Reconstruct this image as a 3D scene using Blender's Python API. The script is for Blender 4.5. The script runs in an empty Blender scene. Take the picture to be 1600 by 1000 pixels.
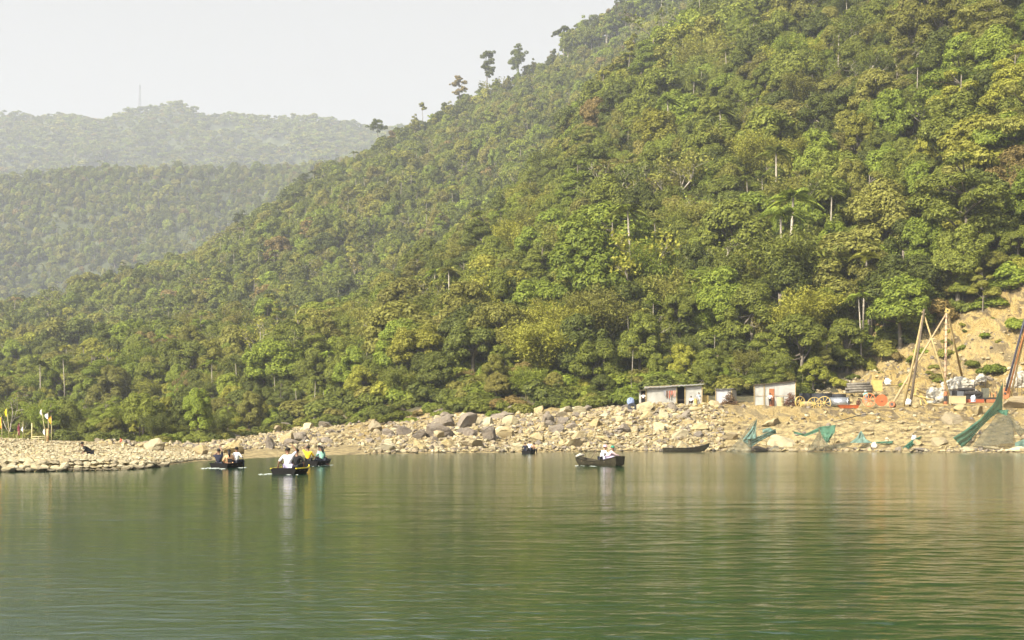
import bpy, math, random
import numpy as np
from mathutils import Vector, Matrix, Euler
import bmesh

S = bpy.context.scene
COL = S.collection
R = math.radians
random.seed(7)

# ------------------------------------------------------------------ camera
F, HY, EYE = 2222.2, 685.0, 1.6      # focal length in photo pixels, horizon row, eye height above water
cd = bpy.data.cameras.new("camera"); cam = bpy.data.objects.new("camera", cd); COL.objects.link(cam)
cam.location = (0, 0, EYE); cam.rotation_euler = (R(90), 0, 0)
cd.sensor_width = 36; cd.lens = 50; cd.shift_y = (HY - 500) / 1600
cd.clip_start = 0.3; cd.clip_end = 9000
S.camera = cam

# ------------------------------------------------------------------ sky, sun, exposure
SUN = Vector((-0.55, -0.55, 0.62)).normalized()
w = bpy.data.worlds.new("World"); S.world = w; w.use_nodes = True
nt = w.node_tree; bg = nt.nodes["Background"]
sky = nt.nodes.new("ShaderNodeTexSky"); sky.sky_type = 'NISHITA'; sky.sun_disc = False
sky.sun_elevation = math.asin(SUN.z); sky.sun_rotation = math.atan2(SUN.x, SUN.y)
sky.air_density = 1.0; sky.dust_density = 6.0; sky.ozone_density = 0.5
hsv = nt.nodes.new("ShaderNodeHueSaturation"); hsv.inputs["Saturation"].default_value = 0.0
nt.links.new(sky.outputs[0], hsv.inputs["Color"]); nt.links.new(hsv.outputs[0], bg.inputs[0])
bg.inputs[1].default_value = 0.097
sd = bpy.data.lights.new("sun", 'SUN'); sun = bpy.data.objects.new("sun", sd); COL.objects.link(sun)
sd.energy = 4.8; sd.angle = R(0.6); sd.color = (1.0, 0.90, 0.70)
sun.rotation_euler = SUN.to_track_quat('Z', 'Y').to_euler(); sun.location = (-50, -50, 300)
S.view_settings.view_transform = 'Standard'; S.view_settings.look = 'None'
S.view_settings.gamma = 1; S.view_settings.exposure = 1.22
S.cycles.max_bounces = 5; S.cycles.diffuse_bounces = 2; S.cycles.glossy_bounces = 3
S.cycles.transmission_bounces = 3; S.cycles.volume_bounces = 1; S.cycles.transparent_max_bounces = 8
S.cycles.use_denoising = True
S.cycles.caustics_reflective = False; S.cycles.caustics_refractive = False

# ------------------------------------------------------------------ helpers
def P(px, py, d):
    return Vector(((px - 800) / F * d, d, EYE + (HY - py) / F * d))
def SC(d): return F / d               # photo pixels per metre at distance d

def tag(o, label=None, cat=None, group=None, kind=None):
    if label: o['label'] = label
    if cat: o['category'] = cat
    if group: o['group'] = group
    if kind: o['kind'] = kind
    return o
def empty(name, loc, rz=0, label=None, cat=None, group=None, sc=1.0):
    o = bpy.data.objects.new(name, None); COL.objects.link(o)
    o.location = loc; o.rotation_euler = (0, 0, rz); o.scale = (sc,) * 3; o.empty_display_size = 0.1
    return tag(o, label, cat, group)

class MB:
    def __init__(s): s.v = []; s.f = []
    def add(s, vs, fs, M=None):
        n = len(s.v)
        for v in vs:
            v = Vector(v); s.v.append(M @ v if M else v)
        s.f += [tuple(n + i for i in f) for f in fs]; return s
    def box(s, c, size, rot=(0, 0, 0)):
        M = Matrix.Translation(c) @ Euler(rot).to_matrix().to_4x4()
        x, y, z = (a / 2 for a in size)
        vs = [(-x,-y,-z),(x,-y,-z),(x,y,-z),(-x,y,-z),(-x,-y,z),(x,-y,z),(x,y,z),(-x,y,z)]
        return s.add(vs, [(0,3,2,1),(4,5,6,7),(0,1,5,4),(1,2,6,5),(2,3,7,6),(3,0,4,7)], M)
    def tube(s, pts, rs, n=8, cap=True):
        pts = [Vector(p) for p in pts]
        if not hasattr(rs, '__len__'): rs = [rs] * len(pts)
        base = len(s.v)
        up = Vector((0.013, 0.021, 1))
        for i, p in enumerate(pts):
            t = (pts[min(i + 1, len(pts) - 1)] - pts[max(i - 1, 0)])
            t = t.normalized() if t.length > 1e-9 else Vector((0, 0, 1))
            u = Vector((0, 1, 0)) if abs(t.z) > .9 else up
            a = t.cross(u).normalized(); b = t.cross(a)
            for k in range(n):
                an = 2 * math.pi * k / n
                s.v.append(p + (a * math.cos(an) + b * math.sin(an)) * rs[i])
        for i in range(len(pts) - 1):
            for k in range(n):
                k2 = (k + 1) % n
                s.f.append((base + i*n + k, base + i*n + k2, base + (i+1)*n + k2, base + (i+1)*n + k))
        if cap:
            s.f.append(tuple(base + k for k in range(n))[::-1]); s.f.append(tuple(base + (len(pts)-1)*n + k for k in range(n)))
        return s
    def lathe(s, prof, n=20, M=None, close=False):
        vs = []; fs = []; m = len(prof)
        for k in range(n):
            an = 2 * math.pi * k / n
            for r, z in prof: vs.append((r * math.cos(an), r * math.sin(an), z))
        for k in range(n):
            k2 = (k + 1) % n
            for j in range(m if close else m - 1):
                j2 = (j + 1) % m
                fs.append((k*m + j, k2*m + j, k2*m + j2, k*m + j2))
        return s.add(vs, fs, M)
    def build(s, name, mat, parent=None, smooth=False):
        me = bpy.data.meshes.new(name); me.from_pydata([tuple(v) for v in s.v], [], s.f)
        me.materials.append(mat); me.validate()
        if smooth: me.polygons.foreach_set('use_smooth', [True] * len(me.polygons))
        me.update()
        o = bpy.data.objects.new(name, me); COL.objects.link(o)
        if parent is not None: o.parent = parent
        return o

# vectorised gradient noise ------------------------------------------------
_pr = np.random.RandomState(3); _perm = _pr.permutation(512); _perm = np.concatenate([_perm] * 3)
_gr = _pr.normal(size=(512, 3)); _gr /= np.linalg.norm(_gr, axis=1)[:, None]
def pnoise(x, y, z=0.0):
    x, y, z = np.broadcast_arrays(np.asarray(x, float), np.asarray(y, float), np.asarray(z, float))
    xi, yi, zi = (np.floor(a).astype(int) for a in (x, y, z)); xf, yf, zf = x - xi, y - yi, z - zi
    u, v, t = (a*a*a*(a*(a*6-15)+10) for a in (xf, yf, zf)); out = 0
    for dx in (0, 1):
        for dy in (0, 1):
            for dz in (0, 1):
                h = _perm[(_perm[(_perm[(xi+dx) & 511] + yi + dy) & 511] + zi + dz) & 511]
                g = _gr[h]
                d = g[..., 0]*(xf-dx) + g[..., 1]*(yf-dy) + g[..., 2]*(zf-dz)
                out = out + d * (u if dx else 1-u) * (v if dy else 1-v) * (t if dz else 1-t)
    return out * 1.6
def fbm(x, y, z=0.0, o=4):
    s = 0; a = 1.0; f = 1.0
    for i in range(o):
        s = s + a * pnoise(x*f + 17*i, y*f - 9*i, np.asarray(z)*f); a *= .5; f *= 2.03
    return s

def mesh_np(name, co, quads, mats, attr=None, smooth=False, midx=None, tris=None):
    me = bpy.data.meshes.new(name)
    me.vertices.add(len(co)); me.vertices.foreach_set('co', np.asarray(co, np.float32).ravel())
    nq = len(quads)
    me.loops.add(nq * 4); me.loops.foreach_set('vertex_index', np.asarray(quads, np.int32).ravel())
    me.polygons.add(nq); me.polygons.foreach_set('loop_start', np.arange(0, nq*4, 4, dtype=np.int32))
    me.update(calc_edges=True)
    if smooth: me.polygons.foreach_set('use_smooth', np.ones(nq, bool))
    if midx is not None: me.polygons.foreach_set('material_index', np.asarray(midx, np.int32))
    for m in mats: me.materials.append(m)
    for k, val in (attr or {}).items():
        a = me.attributes.new(k, 'FLOAT', 'POINT'); a.data.foreach_set('value', np.asarray(val, np.float32))
    me.update()
    return me
def link(name, me, parent=None):
    o = bpy.data.objects.new(name, me); COL.objects.link(o); o.parent = parent; return o

# ------------------------------------------------------------------ materials
def new_mat(name):
    m = bpy.data.materials.new(name); m.use_nodes = True
    return m, m.node_tree, m.node_tree.nodes["Principled BSDF"]
def ramp(nt, fac, stops, interp='LINEAR'):
    r = nt.nodes.new("ShaderNodeValToRGB"); nt.links.new(fac, r.inputs[0]); r.color_ramp.interpolation = interp
    e = r.color_ramp.elements
    e[0].position = stops[0][0]; e[0].color = (*stops[0][1], 1)
    e[1].position = stops[-1][0]; e[1].color = (*stops[-1][1], 1)
    for p, c in stops[1:-1]:
        k = e.new(p); k.color = (*c, 1)
    return r.outputs[0]
def noise_n(nt, scale, detail=4, rough=.55, vec=None, dist=0):
    n = nt.nodes.new("ShaderNodeTexNoise"); n.inputs["Scale"].default_value = scale
    n.inputs["Detail"].default_value = detail; n.inputs["Roughness"].default_value = rough
    n.inputs["Distortion"].default_value = dist
    if vec is not None: nt.links.new(vec, n.inputs["Vector"])
    return n.outputs[0]
def coords(nt, world=False, scale=(1, 1, 1), rot=(0, 0, 0)):
    if world:
        g = nt.nodes.new("ShaderNodeNewGeometry"); v = g.outputs["Position"]
    else:
        g = nt.nodes.new("ShaderNodeTexCoord"); v = g.outputs["Object"]
    if scale == (1, 1, 1) and rot == (0, 0, 0): return v
    m = nt.nodes.new("ShaderNodeMapping"); m.inputs["Scale"].default_value = scale; m.inputs["Rotation"].default_value = rot
    nt.links.new(v, m.inputs[0]); return m.outputs[0]
def mixc(nt, fac, a, b, mode='MIX'):
    m = nt.nodes.new("ShaderNodeMix"); m.data_type = 'RGBA'; m.blend_type = mode
    for sock, val in ((m.inputs[0], fac), (m.inputs[6], a), (m.inputs[7], b)):
        if hasattr(val, 'links') or hasattr(val, 'is_linked'): nt.links.new(val, sock)
        elif isinstance(val, tuple): sock.default_value = (*val, 1)
        else: sock.default_value = val
    return m.outputs[2]
def bump(nt, bs, h, strength=.5, dist=.05):
    b = nt.nodes.new("ShaderNodeBump"); b.inputs["Strength"].default_value = strength; b.inputs["Distance"].default_value = dist
    nt.links.new(h, b.inputs["Height"]); nt.links.new(b.outputs[0], bs.inputs["Normal"]); return b
def simple(name, col, rough=.8, var=.25, scale=3.0, metal=0, bumpd=.01, dirt=None):
    m, nt, bs = new_mat(name)
    v = coords(nt)
    n = noise_n(nt, scale, 6, .6, v)
    c2 = dirt or tuple(c * (1 - var) for c in col)
    nt.links.new(ramp(nt, n, [(.3, c2), (.62, col)]), bs.inputs["Base Color"])
    bs.inputs["Specular IOR Level"].default_value = .2 if max(col) < .15 else .4; bs.inputs["Roughness"].default_value = rough; bs.inputs["Metallic"].default_value = metal
    if bumpd: bump(nt, bs, noise_n(nt, scale * 4, 3, .6, v), .6, bumpd)
    return m

COLORS = ['dark green', 'mid green', 'bright green', 'yellow green', 'olive', 'brownish']
TINT = {c: k / 5 for k, c in enumerate(COLORS)}
def leaf_mat(name, lo, hi, trans):
    "leaf colour runs along a palette by the plant's own tint, and varies leaf by leaf"
    m, nt, bs = new_mat(name)
    ti = nt.nodes.new("ShaderNodeAttribute"); ti.attribute_type = 'INSTANCER'; ti.attribute_name = 'tint'
    at = nt.nodes.new("ShaderNodeAttribute"); at.attribute_name = "leaf"
    oi = nt.nodes.new("ShaderNodeObjectInfo")
    a = ramp(nt, ti.outputs['Fac'], [(k / 5, c) for k, c in enumerate(lo)]); b = ramp(nt, ti.outputs['Fac'], [(k / 5, c) for k, c in enumerate(hi)])
    c = mixc(nt, at.outputs['Fac'], a, b)
    h = nt.nodes.new("ShaderNodeHueSaturation"); nt.links.new(c, h.inputs["Color"])
    mr = nt.nodes.new("ShaderNodeMapRange"); mr.inputs[3].default_value = .80; mr.inputs[4].default_value = 1.28
    nt.links.new(oi.outputs["Random"], mr.inputs[0]); nt.links.new(mr.outputs[0], h.inputs["Value"])
    nt.links.new(h.outputs[0], bs.inputs["Base Color"]); bs.inputs["Roughness"].default_value = .55; bs.inputs["Specular IOR Level"].default_value = .15
    t = nt.nodes.new("ShaderNodeBsdfTranslucent"); nt.links.new(h.outputs[0], t.inputs[0])
    mx = nt.nodes.new("ShaderNodeMixShader"); mx.inputs[0].default_value = trans
    nt.links.new(bs.outputs[0], mx.inputs[1]); nt.links.new(t.outputs[0], mx.inputs[2])
    nt.links.new(mx.outputs[0], nt.nodes["Material Output"].inputs[0])
    return m
LEAFM = leaf_mat('leaves',
    [(.050, .064, .014), (.080, .096, .017), (.090, .128, .018), (.150, .150, .020), (.110, .106, .022), (.115, .088, .030)],
    [(.145, .165, .034), (.225, .245, .040), (.255, .305, .042), (.345, .335, .052), (.255, .255, .054), (.300, .220, .075)], .33)

BARK = simple('bark', (.20, .17, .13), .9, .5, 2.0, bumpd=.03)
PALEBARK = simple('pale_bark', (.34, .30, .235), .85, .4, 1.5, bumpd=.02)
CULM = simple('bamboo_culm', (.34, .31, .12), .6, .4, 2.0)

def rock_mat(name, stops, stain=.5):
    m, nt, bs = new_mat(name)
    oi = nt.nodes.new("ShaderNodeObjectInfo")
    base = ramp(nt, oi.outputs["Random"], stops)
    v = coords(nt, True)
    n1 = noise_n(nt, 1.1, 8, .65, v); n2 = noise_n(nt, 7.0, 6, .7, v)
    c = mixc(nt, ramp(nt, n1, [(.38, (stain,)*3), (.58, (0, 0, 0))]), base, (.20, .145, .085))
    c = mixc(nt, ramp(nt, n2, [(.35, (.5,)*3), (.6, (0, 0, 0))]), c, (.28, .25, .20))
    sx = nt.nodes.new("ShaderNodeSeparateXYZ"); nt.links.new(v, sx.inputs[0])      # wet dark band at the waterline
    c = mixc(nt, ramp(nt, sx.outputs[2], [(.10, (.8,)*3), (.22, (0, 0, 0))]), c, (.07, .058, .035))
    nt.links.new(c, bs.inputs["Base Color"]); bs.inputs["Roughness"].default_value = .9
    v2 = coords(nt, True, (1, 1, 3.2), (.3, .5, 0))
    bump(nt, bs, noise_n(nt, 2.6, 9, .68, v2), .9, .25)
    return m
ROCK_TAN = rock_mat('tan_rock', [(0, (.33, .25, .100)), (.35, (.44, .345, .145)), (.6, (.25, .195, .100)), (.8, (.46, .38, .19)), (1, (.18, .145, .09))], .55)
ROCK_GREY = rock_mat('grey_brown_rock', [(0, (.12, .095, .075)), (.5, (.18, .15, .115)), (1, (.09, .075, .065))], .4)
ROCK_PALE = rock_mat('pale_pebble', [(0, (.39, .33, .18)), (.4, (.50, .44, .27)), (.7, (.28, .235, .135)), (1, (.56, .51, .35))], .3)
# ------------------------------------------------------------------ terrain (fan of profiles; u = azimuth column, d = distance)
class Fan:
    def __init__(s, us, knots, amps, crest, smooth=40):
        # knots: list of (D list, Z list) per knot; amps: per knot (coarse, fine)
        s.ug = np.arange(-2600, 4200, 10.0); g = s.ug
        k = max(1, int(smooth / 10)); ker = np.hanning(2*k + 3)[1:-1]; ker /= ker.sum()
        def sm(a):
            b = np.interp(g, us, a); return np.convolve(np.pad(b, len(ker)//2, mode='edge'), ker, 'valid')
        s.D = np.array([sm(D) for D, Z in knots]); s.Z = np.array([sm(Z) for D, Z in knots])
        s.amps = amps; s.K = len(knots)
    def kn(s, u, k): return np.interp(u, s.ug, s.D[k])
    def z(s, u, d):
        u, d = np.broadcast_arrays(np.asarray(u, float), np.asarray(d, float))
        Ds = [np.interp(u, s.ug, s.D[k]) for k in range(s.K)]; Zs = [np.interp(u, s.ug, s.Z[k]) for k in range(s.K)]
        z = np.where(d < Ds[0], Zs[0], Zs[-1]); A = [np.full(u.shape, a) for a in s.amps[-1]]
        for k in range(s.K - 1):
            m = (d >= Ds[k]) & (d <= Ds[k+1]); t = np.clip((d - Ds[k]) / np.maximum(Ds[k+1] - Ds[k], .01), 0, 1)
            z = np.where(m, Zs[k] + (Zs[k+1] - Zs[k]) * t, z)
            for j in range(3): A[j] = np.where(m, s.amps[k][j] + (s.amps[k+1][j] - s.amps[k][j]) * t, A[j])
        x = (u - 800) / F * d
        # gullies run down the slope, so they are stretched along the depth
        z = z + A[0] * fbm(x / 95, d / 170, 3.3, 3) + A[1] * fbm(x / 22, d / 26, 8.1, 3) + A[2] * fbm(x / 3.2, d / 3.6, 1.7, 4)
        # rills worn into the bare cut slope
        if s.K == 11:
            rill = np.clip((d - Ds[5]) / 4, 0, 1) * np.clip((Ds[6] + 12 - d) / 8, 0, 1) * np.clip((u - 1240) / 60, 0, 1)
            z = z + rill * (.75 * fbm((x * .8 + d * .5) / 2.2, d / 9, 5.5, 3) + .4 * np.abs(fbm(x / 1.1, d / 1.6, 2.5, 3)))
        return z
    def mesh(s, name, sub, mats, ucols):
        Ds = np.array([s.kn(ucols, k) for k in range(s.K)])
        rows = []
        for k in range(s.K - 1):
            for i in range(sub[k]): rows.append(Ds[k] + (Ds[k+1] - Ds[k]) * i / sub[k])
        rows.append(Ds[-1]); Dg = np.array(rows); U = np.broadcast_to(ucols, Dg.shape)
        Zg = s.z(U, Dg); X = (U - 800) / F * Dg
        nr, nc = Dg.shape
        co = np.stack([X, Dg, Zg], -1).reshape(-1, 3)
        i = np.arange(nr*nc).reshape(nr, nc)
        q = np.stack([i[:-1, :-1], i[:-1, 1:], i[1:, 1:], i[1:, :-1]], -1).reshape(-1, 4)
        kk = np.concatenate([np.arange(sub[k]) / sub[k] + k for k in range(s.K - 1)] + [[s.K - 1]])
        seg = np.broadcast_to(kk[:, None], Dg.shape).ravel()
        return mesh_np(name, co, q, mats, {'seg': seg, 'azi': U.ravel() / 1600}, True)

US = [-2600, -700, -300, 0, 100, 200, 250, 300, 400, 500, 600, 700, 800, 900, 1000, 1200, 1300, 1400, 1500, 1600, 1900, 2400, 4200]
def zy(y, d): return EYE + (HY - y) / F * d
def col(*a): return list(a)
# knots: 0 river bed, 1 shoreline, 2 first step, 3 bar top / mid bank, 4 bank top, 5 hill foot, 6 lower slope, 7 spur crest, 8 dip, 9 main crest, 10 behind
shore = [50, 60, 64, 67, 69, 72, 80, 97, 115, 132, 148, 156, 162, 166, 169, 169, 166, 162, 158, 155, 140, 110, 60]
step = [3]*6 + [4, 5, 6, 6, 4, 4, 4, 4, 4, 4, 4, 4, 4, 4, 4, 4, 4]
stepz = [.5, .5, .5, .5, .5, .42, .25, .13, .10, .12, .3, .5, .6, .6, .6, .6, .6, .5, .5, .5, .5, .5, .5]
d3 = [100, 120, 128, 130, 130, 120, 122, 128, 134, 148, 162, 168, 173, 176, 180, 180, 177, 174, 171, 167, 155, 125, 80]
z3 = [2, 1.9, 1.7, 1.5, 1.13, .74, .42, .2, .12, .2, .5, 1.2, 1.7, 2.2, 2.6, 3.2, 3.2, 3.1, 3.1, 3.1, 3.1, 3, 3]
d4 = [250, 350, 340, 330, 315, 300, 295, 290, 268, 245, 225, 214, 205, 198, 192, 188, 186, 184, 182, 180, 170, 145, 110]
z4 = [3, 1.5, 1, .9, 1.0, 1.1, 1.3, 1.7, 2.35, 3.3, 4.0, 4.8, 4.8, 5.4, 6.1, 5.9, 5.7, 5.5, 5.6, 5.6, 6, 6, 6]
d5 = [270, 365, 355, 345, 330, 315, 310, 305, 282, 258, 238, 226, 217, 212, 208, 206, 205, 204, 201, 197, 186, 162, 130]
z5 = [6, 3, 2, 1.6, 1.5, 1.8, 2.2, 2.8, 3.9, 5.4, 6.4, 7.2, 7, 6.8, 6.6, 6.6, 6.5, 6.4, 6.5, 6.8, 8, 10, 12]
d6 = [330, 420, 400, 385, 370, 352, 345, 338, 315, 288, 265, 252, 242, 236, 231, 226, 224, 226, 224, 221, 214, 195, 170]
z6 = [25, 12, 10, 9, 9.5, 10, 11, 12, 13, 14, 14, 14, 14, 13, 12, 10.5, 11.5, 14.5, 18.5, 22.5, 36, 42, 46]
d7 = [600, 600, 540, 520, 510, 500, 490, 480, 465, 445, 430, 440, 460, 510, 560, 620, 630, 620, 600, 560, 520, 500, 480]
y7 = [500, 600, 600, 590, 575, 558, 548, 540, 520, 498, 470, 400, 315, 225, 140, -15, -85, -155, -215, -270, -340, -400, -400]
z7 = [zy(y, d) for y, d in zip(y7, d7)]
d8 = [660, 660, 610, 590, 580, 570, 560, 550, 535, 515, 500, 515, 540, 590, 640, 700, 705, 700, 690, 645, 600, 580, 560]
dz8 = [0, 0, 0, 0, 0, 0, 0, 0, 0, -2, -6, -14, -20, -20, -14, 2, 4, 8, 10, 10, 10, 10, 10]
z8 = [a + b for a, b in zip(z7, dz8)]
UC = np.array([-2600, -700, -300, 0, 120, 200, 256, 300, 352, 440, 500, 560, 600, 650, 700, 760, 800, 850, 900, 950, 1000, 1200, 1400, 1600, 1900, 4200])
YC = np.array([470, 500, 515, 508, 484, 468, 448, 432, 398, 342, 304, 276, 260, 234, 204, 178, 160, 132, 106, 80, 50, -60, -170, -300, -380, -380])
d9 = [800, 780, 780, 790, 810, 840, 860, 880, 930, 985, 1040, 1090, 1120, 1125, 1100, 980, 910, 850, 790, 740, 700, 680, 660]
z9 = [zy(y, d) for y, d in zip(np.interp(US, UC, YC) - 9, d9)]
d10 = [d + 260 for d in d9]; z10 = [z - 85 for z in z9]
d0 = [a - 14 for a in shore]
d2 = [a + b for a, b in zip(shore, step)]
knots = [(d0, [-2.2]*23), (shore, [0.0]*23), (d2, stepz), (d3, z3), (d4, z4), (d5, z5), (d6, z6), (d7, z7), (d8, z8), (d9, z9), (d10, z10)]
amps = [(0, 0, .1), (0, 0, .05), (0, 0, .10), (0, .12, .16), (0, .45, .30), (0, .8, .35), (1.5, 2.4, .7), (10, 4, .2), (10, 4, 0), (5, 3, 0), (10, 3, 0)]
T = Fan(US, knots, amps, 9, 30)
UD = [-2600, -600, 0, 60, 110, 160, 190, 215, 240, 285, 310, 325, 345, 400, 440, 460, 500, 560, 620, 760, 1000, 1400, 4200]
YD = [230, 205, 184, 186, 184, 195, 190, 180, 172, 168, 180, 188, 184, 188, 194, 190, 190, 198, 205, 225, 260, 300, 300]
UM = UD
ym = np.interp(UM, [-2600, -600, 0, 80, 150, 300, 420, 450, 500, 560, 640, 4200], [330, 310, 288, 276, 270, 266, 270, 264, 260, 255, 262, 330])
dm = np.interp(UM, [-2600, 0, 500, 1000, 4200], [1650, 1700, 1860, 1950, 1950])
dd = np.interp(UD, [-2600, 0, 500, 4200], [2950, 3000, 3100, 3100])
one = np.ones(len(UM))
far_knots = [(1150*one, -30*one), (1300*one, 45*one), (1440*one, 135*one), (dm, [zy(y, d) for y, d in zip(ym, dm)]),
             (dm + 160, [zy(y, d) - 45 for y, d in zip(ym, dm)]), (2250*one, 250*one), (2560*one, 430*one),
             (dd, [zy(y, d) for y, d in zip(YD, dd)]), (dd + 350, [zy(y, d) - 160 for y, d in zip(YD, dd)])]
far_amps = [(0, 0, 0), (12, 4, 0), (26, 7, 0), (5, 4, 0), (10, 5, 0), (30, 8, 0), (48, 14, 0), (6, 5, 0), (10, 5, 0)]
TF = Fan(UD, far_knots, far_amps, 7, 20)

def ground(u, d): return float(T.z(u, d))
def gp(u, d, dz=0.0):
    return Vector(((u - 800) / F * d, d, ground(u, d) + dz))
_dl = np.concatenate([np.arange(62, 300, .5), np.arange(300, 1000, 2.0)])
def hit(u, y):
    "first terrain point seen at photo pixel (u, y)"
    z = T.z(np.full(_dl.shape, float(u)), _dl); yy = HY - (z - EYE) / _dl * F
    ok = np.where((yy <= y) & (_dl > T.kn(u, 1)))[0]
    return float(_dl[ok[0]]) if len(ok) else 900.0

# ground material: sand / gravel on the bank, raw yellow earth on the cut, dark litter under the trees
m, nt, bs = new_mat('earth_and_litter'); GROUND = m
seg = nt.nodes.new("ShaderNodeAttribute"); seg.attribute_name = 'seg'
azi = nt.nodes.new("ShaderNodeAttribute"); azi.attribute_name = 'azi'
v = coords(nt, True)
n_big = noise_n(nt, .12, 5, .6, v); n_mid = noise_n(nt, .9, 6, .65, v); n_fine = noise_n(nt, 5.0, 6, .7, v)
vr = coords(nt, True, (.55, .2, .2), (0, .75, 0)); n_rill = noise_n(nt, 1.5, 6, .6, vr, .6)
sand = ramp(nt, n_mid, [(.36, (.11, .08, .04)), (.46, (.25, .19, .085)), (.54, (.36, .28, .125)), (.62, (.42, .34, .17))])
earth = ramp(nt, n_rill, [(.40, (.10, .068, .030)), (.46, (.22, .155, .06)), (.52, (.38, .28, .095)), (.60, (.27, .18, .05))])
earth = mixc(nt, ramp(nt, n_big, [(.42, (0, 0, 0)), (.6, (.35,)*3)]), earth, (.36, .29, .15))
earth = mixc(nt, ramp(nt, n_fine, [(.40, (.75,)*3), (.47, (0, 0, 0))]), earth, (.085, .062, .030))
sand = mixc(nt, ramp(nt, n_fine, [(.40, (.6,)*3), (.46, (0, 0, 0))]), sand, (.10, .075, .042))
litter = ramp(nt, n_mid, [(.35, (.040, .034, .018)), (.5, (.075, .068, .028)), (.68, (.15, .11, .05))])
def math_n(op, a, b=None, c=None):
    k = nt.nodes.new("ShaderNodeMath"); k.operation = op
    for i, val in enumerate((a, b, c)):
        if val is None: continue
        if isinstance(val, (int, float)): k.inputs[i].default_value = val
        else: nt.links.new(val, k.inputs[i])
    return k.outputs[0]
wob = math_n('MULTIPLY_ADD', n_big, 1.1, -.55)
segw = math_n('ADD', seg.outputs['Fac'], wob)
cut = ramp(nt, azi.outputs['Fac'], [(.80, (0, 0, 0)), (.835, (1, 1, 1))])
# forest begins at segment 4.6, or 5.9 where the slope was cut away
lim = math_n('MULTIPLY_ADD', cut, 1.65, 4.55)
forest = math_n('SMOOTHSTEP', segw, lim, 1.0) if False else math_n('GREATER_THAN', segw, lim)
onslope = math_n('MULTIPLY', math_n('GREATER_THAN', segw, 3.2), math_n('GREATER_THAN', azi.outputs['Fac'], .34))
c = mixc(nt, onslope, sand, earth); c = mixc(nt, forest, c, litter)
# the rock scar high on the right
a1 = math_n('MULTIPLY', math_n('GREATER_THAN', azi.outputs['Fac'], .962), math_n('LESS_THAN', azi.outputs['Fac'], 1.03))
a2 = math_n('MULTIPLY', math_n('GREATER_THAN', segw, 6.1), math_n('LESS_THAN', segw, 6.42))
c = mixc(nt, math_n('MULTIPLY', a1, a2), c, ramp(nt, n_rill, [(.35, (.22, .15, .08)), (.6, (.46, .34, .18))]))
nt.links.new(c, bs.inputs['Base Color']); bs.inputs['Roughness'].default_value = .95
hh = math_n('ADD', math_n('MULTIPLY', n_rill, .8), math_n('MULTIPLY', n_fine, .35))
bump(nt, bs, hh, 1.0, .9)

ucols = np.unique(np.concatenate([np.arange(-2600, -300, 40.), np.arange(-300, 0, 8.), np.arange(0, 1700, 2.5), np.arange(1700, 2000, 10.), np.arange(2000, 4200, 50.)]))
terr = link('hillside', T.mesh('hillside', [4, 5, 30, 40, 16, 26, 70, 16, 50, 8], [GROUND], ucols)); tag(terr, kind='structure')

m, nt, bs = new_mat('far_forest_floor'); v = coords(nt, True)
c = ramp(nt, noise_n(nt, .03, 8, .7, v), [(.35, (.022, .030, .012)), (.6, (.050, .060, .020)), (.72, (.08, .09, .03))])
c = mixc(nt, ramp(nt, noise_n(nt, .011, 6, .6, v), [(.70, (0, 0, 0)), (.73, (1, 1, 1))]), c, (.42, .30, .20))
nt.links.new(c, bs.inputs['Base Color']); bs.inputs['Roughness'].default_value = 1
uc2 = np.unique(np.concatenate([np.arange(-2600, -400, 80.), np.arange(-400, 1200, 6.), np.arange(1200, 4200, 80.)]))
farh = link('far_hills', TF.mesh('far_hills', [4, 10, 40, 10, 14, 20, 50, 12], [m], uc2)); tag(farh, kind='structure')

# ------------------------------------------------------------------ water
m, nt, bs = new_mat('river_water')
bs.inputs['Base Color'].default_value = (.004, .026, .009, 1)
pos_ = nt.nodes.new('ShaderNodeVectorMath'); pos_.operation = 'LENGTH'; nt.links.new(coords(nt, True), pos_.inputs[0])
rd = math_n('DIVIDE', pos_.outputs['Value'], 180)      # ripples too fine to model far out act as roughness
nt.links.new(ramp(nt, rd, [(.06, (.05,)*3), (.18, (.08,)*3), (.38, (.105,)*3), (.8, (.11,)*3)]), bs.inputs['Roughness']); bs.inputs['IOR'].default_value = 1.333
v1 = coords(nt, True, (.32, 1.0, 1), (0, 0, R(3)))
n1 = noise_n(nt, 1.5, 3, .5, v1, .4)
v2 = coords(nt, True, (.45, 1.0, 1), (0, 0, R(-6)))
n2 = noise_n(nt, 5.5, 3, .55, v2, .3)
v3 = coords(nt, True, (.25, 1.0, 1)); n3 = noise_n(nt, .12, 2, .5, v3)
# broad calm lanes and rippled lanes
def mm(op, a, b, c=None):
    k = nt.nodes.new("ShaderNodeMath"); k.operation = op
    for i, val in enumerate((a, b, c)):
        if val is None: continue
        if isinstance(val, (int, float)): k.inputs[i].default_value = val
        else: nt.links.new(val, k.inputs[i])
    return k.outputs[0]
sx = nt.nodes.new('ShaderNodeSeparateXYZ'); nt.links.new(coords(nt, True), sx.inputs[0])
azr = mm('DIVIDE', sx.outputs[0], mm('ADD', sx.outputs[1], 20))
farw = ramp(nt, mm('DIVIDE', sx.outputs[1], 160), [(.3, (0, 0, 0)), (.8, (.012,)*3)])
lane = mm('MULTIPLY', ramp(nt, n3, [(.36, (.35,)*3), (.62, (1, 1, 1))]), ramp(nt, mm('ADD', azr, .5), [(.2, (.55,)*3), (.62, (1, 1, 1))]))
h = mm('MULTIPLY', mm('ADD', mm('MULTIPLY', n1, mm('ADD', .010, farw)), mm('MULTIPLY', n2, .016)), lane)
bump(nt, bs, h, 1.0, 1.0)
MAT_WATER = m
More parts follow.
